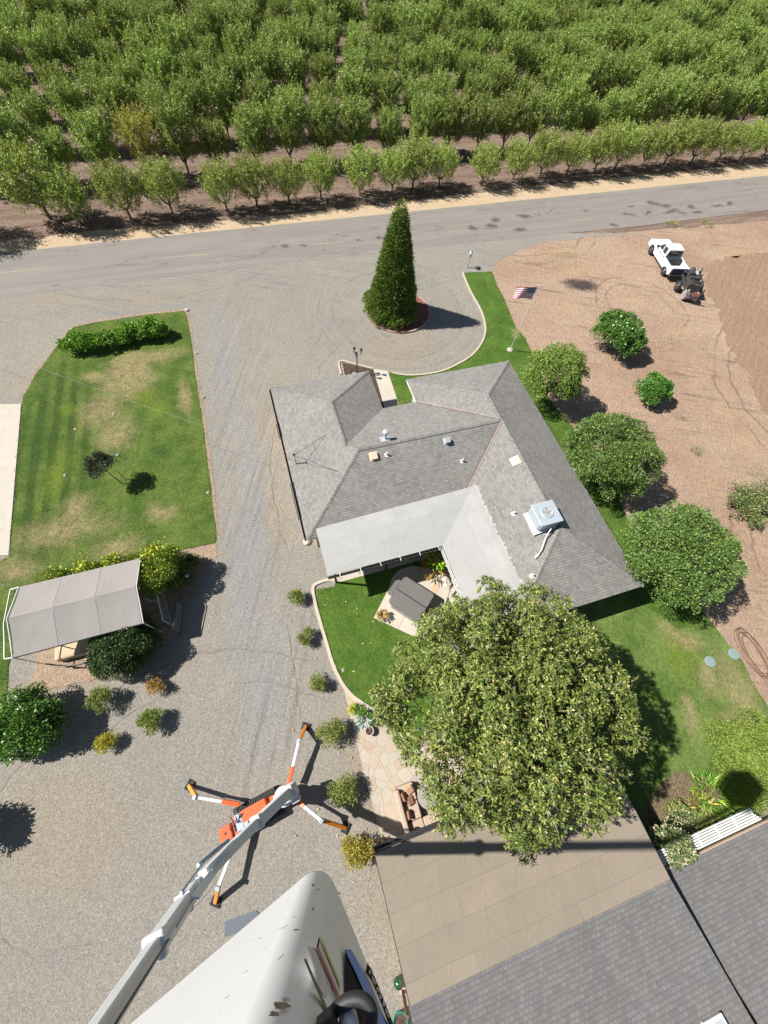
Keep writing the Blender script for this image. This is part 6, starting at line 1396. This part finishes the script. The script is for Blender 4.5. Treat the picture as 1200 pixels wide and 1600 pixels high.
# --- hedge, sapling and shrubs round the front lawn
M['grape'] = leafmat('hedge_leaf', [(0, (.05, .11, .012)), (.5, (.085, .17, .02)), (.9, (.14, .25, .03)), (1, (.22, .32, .06))], .3, .4, .35, .05)
h0 = G(112, 552); h1 = G(262, 524); hl = []; rs = random.Random(8)
for k in range(46): f = rs.random(); hl.append((((h1 - h0) * f + Vector((rs.uniform(-.2, .2), rs.uniform(-.45, .5), rs.uniform(.35, .95))))[:], rs.uniform(.3, .52)))
rng = np.random.default_rng(9); bush('vine_hedge', h0, hl, 9500, .15, .12, M['grape'], 'long bright green vine hedge on the front lawn nearest the road', 'hedge', [([(h1 - h0) * f, (h1 - h0) * f + Vector((0, .1, .9))], .04, .03) for f in (.05, .3, .55, .8, .97)], inner=.3)
M['plum'] = leafmat('dark_sapling_leaf', [(0, (.022, .035, .018)), (.6, (.045, .06, .03)), (1, (.09, .08, .05))], .15, .45, .35, .05)
sb_ = G(193, 757); sp_ = bush('sapling_tree', sb_, [((x - .55, y + .15, z), *r) for (x, y, z), *r in lumps(20, .85, .85, 1.75, .22, .4, 71)], 5200, .10, .05, M['plum'], 'small dark leaved sapling on a thin leaning trunk in the front lawn', 'tree', [([Vector((0, 0, 0)), Vector((-.25, .06, .6)), Vector((-.5, .14, 1.5))], .035, .02)], inner=.3, crown='crown')
st_ = thing('stake_frame', G(195, 748, .045), 'thin dark stake frame beside the small sapling on the front lawn', 'stake'); m = MB(); m.tube([(0, 0, .0), (0, 0, .9)], .02, 6); m.tube([(0, -.02, .02), (.95, -.02, .03)], .02, 6); m.build('rod', M['dark'], st_)
# yellow flowering hedge behind and round the end of the carport
M['yhedge'] = leafmat('flowering_hedge_leaf', [(0, (.05, .085, .012)), (.5, (.085, .13, .018)), (.84, (.13, .17, .025)), (.9, (.42, .33, .03)), (1, (.55, .42, .04))], .25, .45, .3, .04)
M['yellowpetal'] = leafmat('yellow_petals', [(0, (.55, .36, .02)), (.5, (.65, .46, .03)), (1, (.7, .55, .08))], .3, .6, .2, .03)
rs = random.Random(12); hb = []; a0 = hw(-12.9, 1.9); yb = []
for k in range(46): f = rs.random(); p = hw(-13.2 + 5.6 * f, 1.75 + rs.uniform(-.25, .3), rs.uniform(.6, 1.55)); hb.append(((p - a0)[:], rs.uniform(.32, .5)))
for k in range(40): p = hw(-7.75 + rs.uniform(-.75, .75), .75 + rs.uniform(-1.0, 1.1), rs.uniform(.7, 2.1)); hb.append(((p - a0)[:], rs.uniform(.35, .55)))
rng = np.random.default_rng(13); hd_ = bush('flowering_hedge', a0, hb, 40000, .095, .052, M['yhedge'], 'clipped yellow flowering hedge wrapping the far side and end of the carport', 'hedge', inner=.62)
for u, v, z, k in ((-8.15, 1.5, 2.3, 60), (-8.25, .7, 2.15, 60), (-8.3, .1, 1.95, 50), (-7.7, 1.6, 2.3, 50), (-11.6, 2.0, 1.7, 50), (-10.2, 2.05, 1.7, 50), (-12.8, 2.0, 1.45, 30), (-8.2, .4, 2.3, 45), (-7.3, 1.3, 2.3, 24)):
    P = np.array(hw(u, v, z) - a0) + rng.normal(size=(k, 3)) * [.25, .25, .1]; leaves('blossom_petals', P, rng.normal(size=(k, 3)) + [0, 0, .5], unit(rng.normal(size=P.shape) + [0, 0, 1.5]), .12, .09, M['yellowpetal'], hd_)  # clusters of yellow blossom petals on the hedge, not leaves
M['darkhedge'] = leafmat('dark_bush_leaf', [(0, (.018, .036, .01)), (.6, (.034, .062, .016)), (.95, (.06, .092, .025)), (1, (.09, .12, .05))], .1, .4, .35, .04)
M['whitepetal'] = paint('white_petals', (.78, .76, .74), .6, .05, 10)
rng = np.random.default_rng(14); ro_ = bush('rose_bush', G(290, 900), lumps(16, 1.15, .75, .6, .25, .45, 81), 3600, .09, .05, M['darkhedge'], 'dark rose bush with a few white blooms in the shade of the flowering hedge', inner=.35)
blooms(ro_, [(-.55, .5, 1.25), (-.1, .55, 1.2), (-.6, .0, 1.3), (-.2, -.0, 1.3), (.6, -.3, 1.1), (-.35, .3, 1.35)], .11, M['whitepetal'])
bush('rose_bush', G(308, 882), lumps(9, .55, .4, .4, .18, .3, 82), 900, .09, .05, M['rosemix'], 'small straggly rose at the lawn end of the rose bed', inner=.3)
# dense clipped bushes by the carport
rng = np.random.default_rng(15); bush('clipped_bush', G(212, 1012), lumps(46, 1.72, 1.35, 1.05, .4, .62, 83, True, -.7), 44000, .08, .045, M['darkhedge'], 'dense dark rounded bush in front of the carport end', inner=.68)
M['bigbush'] = leafmat('big_bush_leaf', [(0, (.03, .07, .012)), (.5, (.055, .12, .018)), (.9, (.085, .165, .028)), (1, (.14, .22, .05))], .22, .35, .45, .04)
rng = np.random.default_rng(16); bush('large_bush', G(68, 1132), lumps(44, 1.7, 1.3, 1.15, .4, .65, 84, True, -.6), 16000, .12, .07, M['bigbush'], 'large leafy green bush on the gravel at the left edge', inner=.35)
rng = np.random.default_rng(17); bush('dark_leaf_bush', G(-20, 1292), lumps(14, 1.0, .9, .8, .3, .5, 85), 2200, .18, .09, M['plum'], 'dark reddish leaved bush cut by the left edge below the large green bush', inner=.3)
# little drought shrubs in the gravel: one of each colour, then copies
M['sh_green'] = leafmat('small_shrub_leaf', [(0, (.075, .105, .024)), (.5, (.135, .17, .04)), (.9, (.20, .225, .055)), (1, (.32, .28, .09))], .25, .55, .25, .1)
M['sh_yel'] = leafmat('yellow_shrub_leaf', [(0, (.13, .125, .02)), (.5, (.24, .21, .03)), (.9, (.36, .3, .04)), (1, (.45, .38, .08))], .25, .55, .25, .05)
M['sh_org'] = leafmat('orange_shrub_leaf', [(0, (.16, .10, .03)), (.5, (.28, .17, .05)), (1, (.42, .27, .09))], .2, .6, .2, .05)
def small(px, py, r_, mat, label, seed, ll=.085, n=1700, squash=.8):
    global rng
    rng = np.random.default_rng(seed); rs = random.Random(seed); r_ *= 1.14; base = G(px, py, .02); bl = lumps(13, r_, r_ * squash, r_ * .75, r_ * .28, r_ * .45, seed, True, -.3); pth = []
    for k in range(5): q = Vector(bl[1 + k][0]); pth.append(([Vector((0, 0, 0)), q * .6 + Vector((0, 0, .05)), q], .015, .006))
    bush('small_shrub', base, bl, int(n * (r_ / .5) ** 1.6), ll, ll * .42, mat, label, 'shrub', pth, inner=.2, jag=.12, updir=.6)
small(465, 936, .46, M['sh_green'], 'small olive green shrub in the gravel nearest the patio roof corner', 401); small(479, 997, .48, M['sh_green'], 'small green shrub against the curb, second from the patio roof', 402); small(497, 1066, .46, M['sh_green'], 'small shrub at the curb where the lawn edge bends, third from the patio roof', 403)
small(518, 1144, .68, M['sh_green'], 'bushy olive shrub beside the top outrigger of the lift', 404); small(534, 1231, .7, M['sh_green'], 'bushy green shrub in the gravel under the boom shadow', 405); small(557, 1322, .72, M['sh_yel'], 'yellow green shrub at the corner of the tan roof', 406)
small(167, 1095, .62, M['sh_green'], 'upright green shrub on the gravel just below the dark clipped bush', 407); small(246, 1074, .44, M['sh_org'], 'small orange brown shrub on the gravel', 408); small(243, 1127, .55, M['sh_green'], 'ragged olive shrub below the orange brown one', 409, ll=.1); small(172, 1158, .48, M['sh_yel'], 'small yellow tipped shrub between the large green bush and the lift', 410)
small(549, 1107, .26, M['yellowpetal'], 'small yellow flower clump beside the lawn curb', 411, .06); small(562, 1109, .33, M['grape'], 'leafy bright green plant next to the yellow flowers', 412, .12, 500); small(582, 1125, .3, M['bigbush'], 'dark green plant at the lawn curb above the clay pot', 413, .1, 600)
M['agave'] = leafmat('blue_grey_leaf', [(0, (.19, .25, .23)), (1, (.32, .38, .36))], .1, .6, .25, .03); clump('agave_plant', G(570, 1125, .06), 130, .22, .25, .34, .05, M['agave'], 414, 'pale blue grey rosette plant beside the path')
M['fern'] = leafmat('fern_leaf', [(0, (.09, .18, .012)), (.6, (.2, .34, .02)), (1, (.36, .48, .05))], .35, .4, .35, .03); clump('fern_plant', G(680, 880, .06) + Vector((0, 0, .5)), 150, .55, .7, .42, .11, M['fern'], 415, 'bright lime fern in the inner corner of the patio roof'); clump('dry_frond_plant', G(676, 893, .06) + Vector((0, 0, .2)), 110, .6, .5, .45, .07, M['sh_org'], 416, 'brown dry fronds below the lime fern')
pp_ = pot('planter', G(597, 962, .10), .14, .22, M['terra'], 'small clay planter at the west corner of the hot tub slab', 'planter'); clump('potted_plant', G(597, 962, .34), 130, .2, .2, .2, .05, M['sh_org'], 417, 'little orange green plant in the clay planter on the slab')
bush('entry_shrub', hw(8.6, 9.0, .05), lumps(10, .62, .5, .5, .2, .32, 86), 1500, .09, .05, M['sh_green'], 'round green shrub at the end of the front walk', inner=.3)
for k, (a, b) in enumerate(((1047, 352), (1103, 351))): clump('grass_tuft', G(a, b, .02), 90, .5, .25, .35, .04, M['sh_green'], 420 + k, 'green weed tuft beside the road, %s the parked truck' % ('above' if k == 0 else 'to the right of'))
clump('grass_tuft', G(1086, 705, .02), 60, .3, .15, .25, .03, M['bigbush'], 422, 'single green weed tuft on the bare dirt beyond the largest shade tree')

# leaves fallen under and around the magnolia
rng = np.random.default_rng(31); pts = []
for k in range(120):
    a = rng.uniform(0, 6.283); r_ = rng.uniform(4.5, 9.5); x, y = MC.x - 1.5 + r_ * math.cos(a), MC.y + r_ * math.sin(a)
    if wh((x, y, 0)).y < -13.5 and wh((x, y, 0)).x > -.4: continue
    if wh((x, y, 0)).y > -2.4 and wh((x, y, 0)).x > 0.2: continue
    pts.append((x, y, .075))
for k in range(24): q = G(rng.uniform(425, 500), rng.uniform(640, 860)); pts.append((q.x, q.y, .035))
pts = np.array(pts); n = len(pts); o_ = leaves('fallen_leaves', pts, np.concatenate([rng.normal(size=(n, 2)), rng.uniform(0, .15, (n, 1))], 1), unit(rng.normal(size=(n, 3)) * .2 + [0, 0, 1]), rng.uniform(.10, .18, n), rng.uniform(.05, .08, n), leafmat('fallen_leaf', [(0, (.25, .17, .07)), (1, (.4, .3, .14))], .1, .6, .2, .0)); o_['kind'] = 'stuff'

# blades that break up the lawns' flatness and fray their edges
def inside(poly, pts):
    x, y = pts[:, 0], pts[:, 1]; ok = np.zeros(len(pts), bool); n = len(poly)
    for i in range(n):
        a, b = poly[i], poly[i - 1]; cnd = ((a.y > y) != (b.y > y)) & (x < (b.x - a.x) * (y - a.y) / (b.y - a.y + 1e-12) + a.x); ok ^= cnd
    return ok
def blades(name, poly, dens, edge, z, stops, lo=.05, hi=.11):
    xs = [p.x for p in poly]; ys = [p.y for p in poly]; x0, x1, y0, y1 = max(min(xs), -30), min(max(xs), 32), min(ys), max(ys)
    N_ = int((x1 - x0) * (y1 - y0) * dens); q = np.stack([rng.uniform(x0, x1, N_), rng.uniform(y0, y1, N_)], 1); q = q[inside(poly, q)]
    cl = np.array([noise.noise(Vector((a * 1.3, b * 1.3, 7))) + .6 * noise.noise(Vector((a * 4, b * 4, 2))) for a, b in q]); q = q[rng.random(len(q)) < .45 + .9 * cl]
    e = []
    for a, b in zip(poly, poly[1:] + poly[:1]):
        k = int((b - a).length * edge)
        for i in range(k): t_ = rng.random(); e.append((a.x + (b.x - a.x) * t_ + rng.normal() * .05, a.y + (b.y - a.y) * t_ + rng.normal() * .05))
    if e: q = np.concatenate([q, np.array(e)])
    n = len(q); P = np.concatenate([q, np.full((n, 1), z)], 1); A = np.concatenate([rng.normal(size=(n, 2)) * .8, rng.uniform(.5, 1.2, (n, 1))], 1)
    o = leaves(name, P, A, unit(rng.normal(size=(n, 3)) * .6 + [0, 0, .6]), rng.uniform(lo, hi, n), rng.uniform(.02, .045, n), leafmat(name + '_blade', stops, .3, .6, .2, 0)); o['kind'] = 'stuff'
rng = np.random.default_rng(91)
gs = [(0, (.03, .06, .01)), (.5, (.055, .095, .016)), (.9, (.09, .125, .03)), (1, (.16, .15, .06))]
blades('patio_grass', patioL, 90, 14, .05, gs); blades('back_grass', backL, 60, 5, .046, gs); blades('side_grass', stripL, 50, 8, .042, gs)
blades('front_grass', lawnL, 34, 12, .042, [(0, (.035, .06, .012)), (.5, (.06, .09, .02)), (.85, (.10, .11, .035)), (1, (.19, .15, .08))])
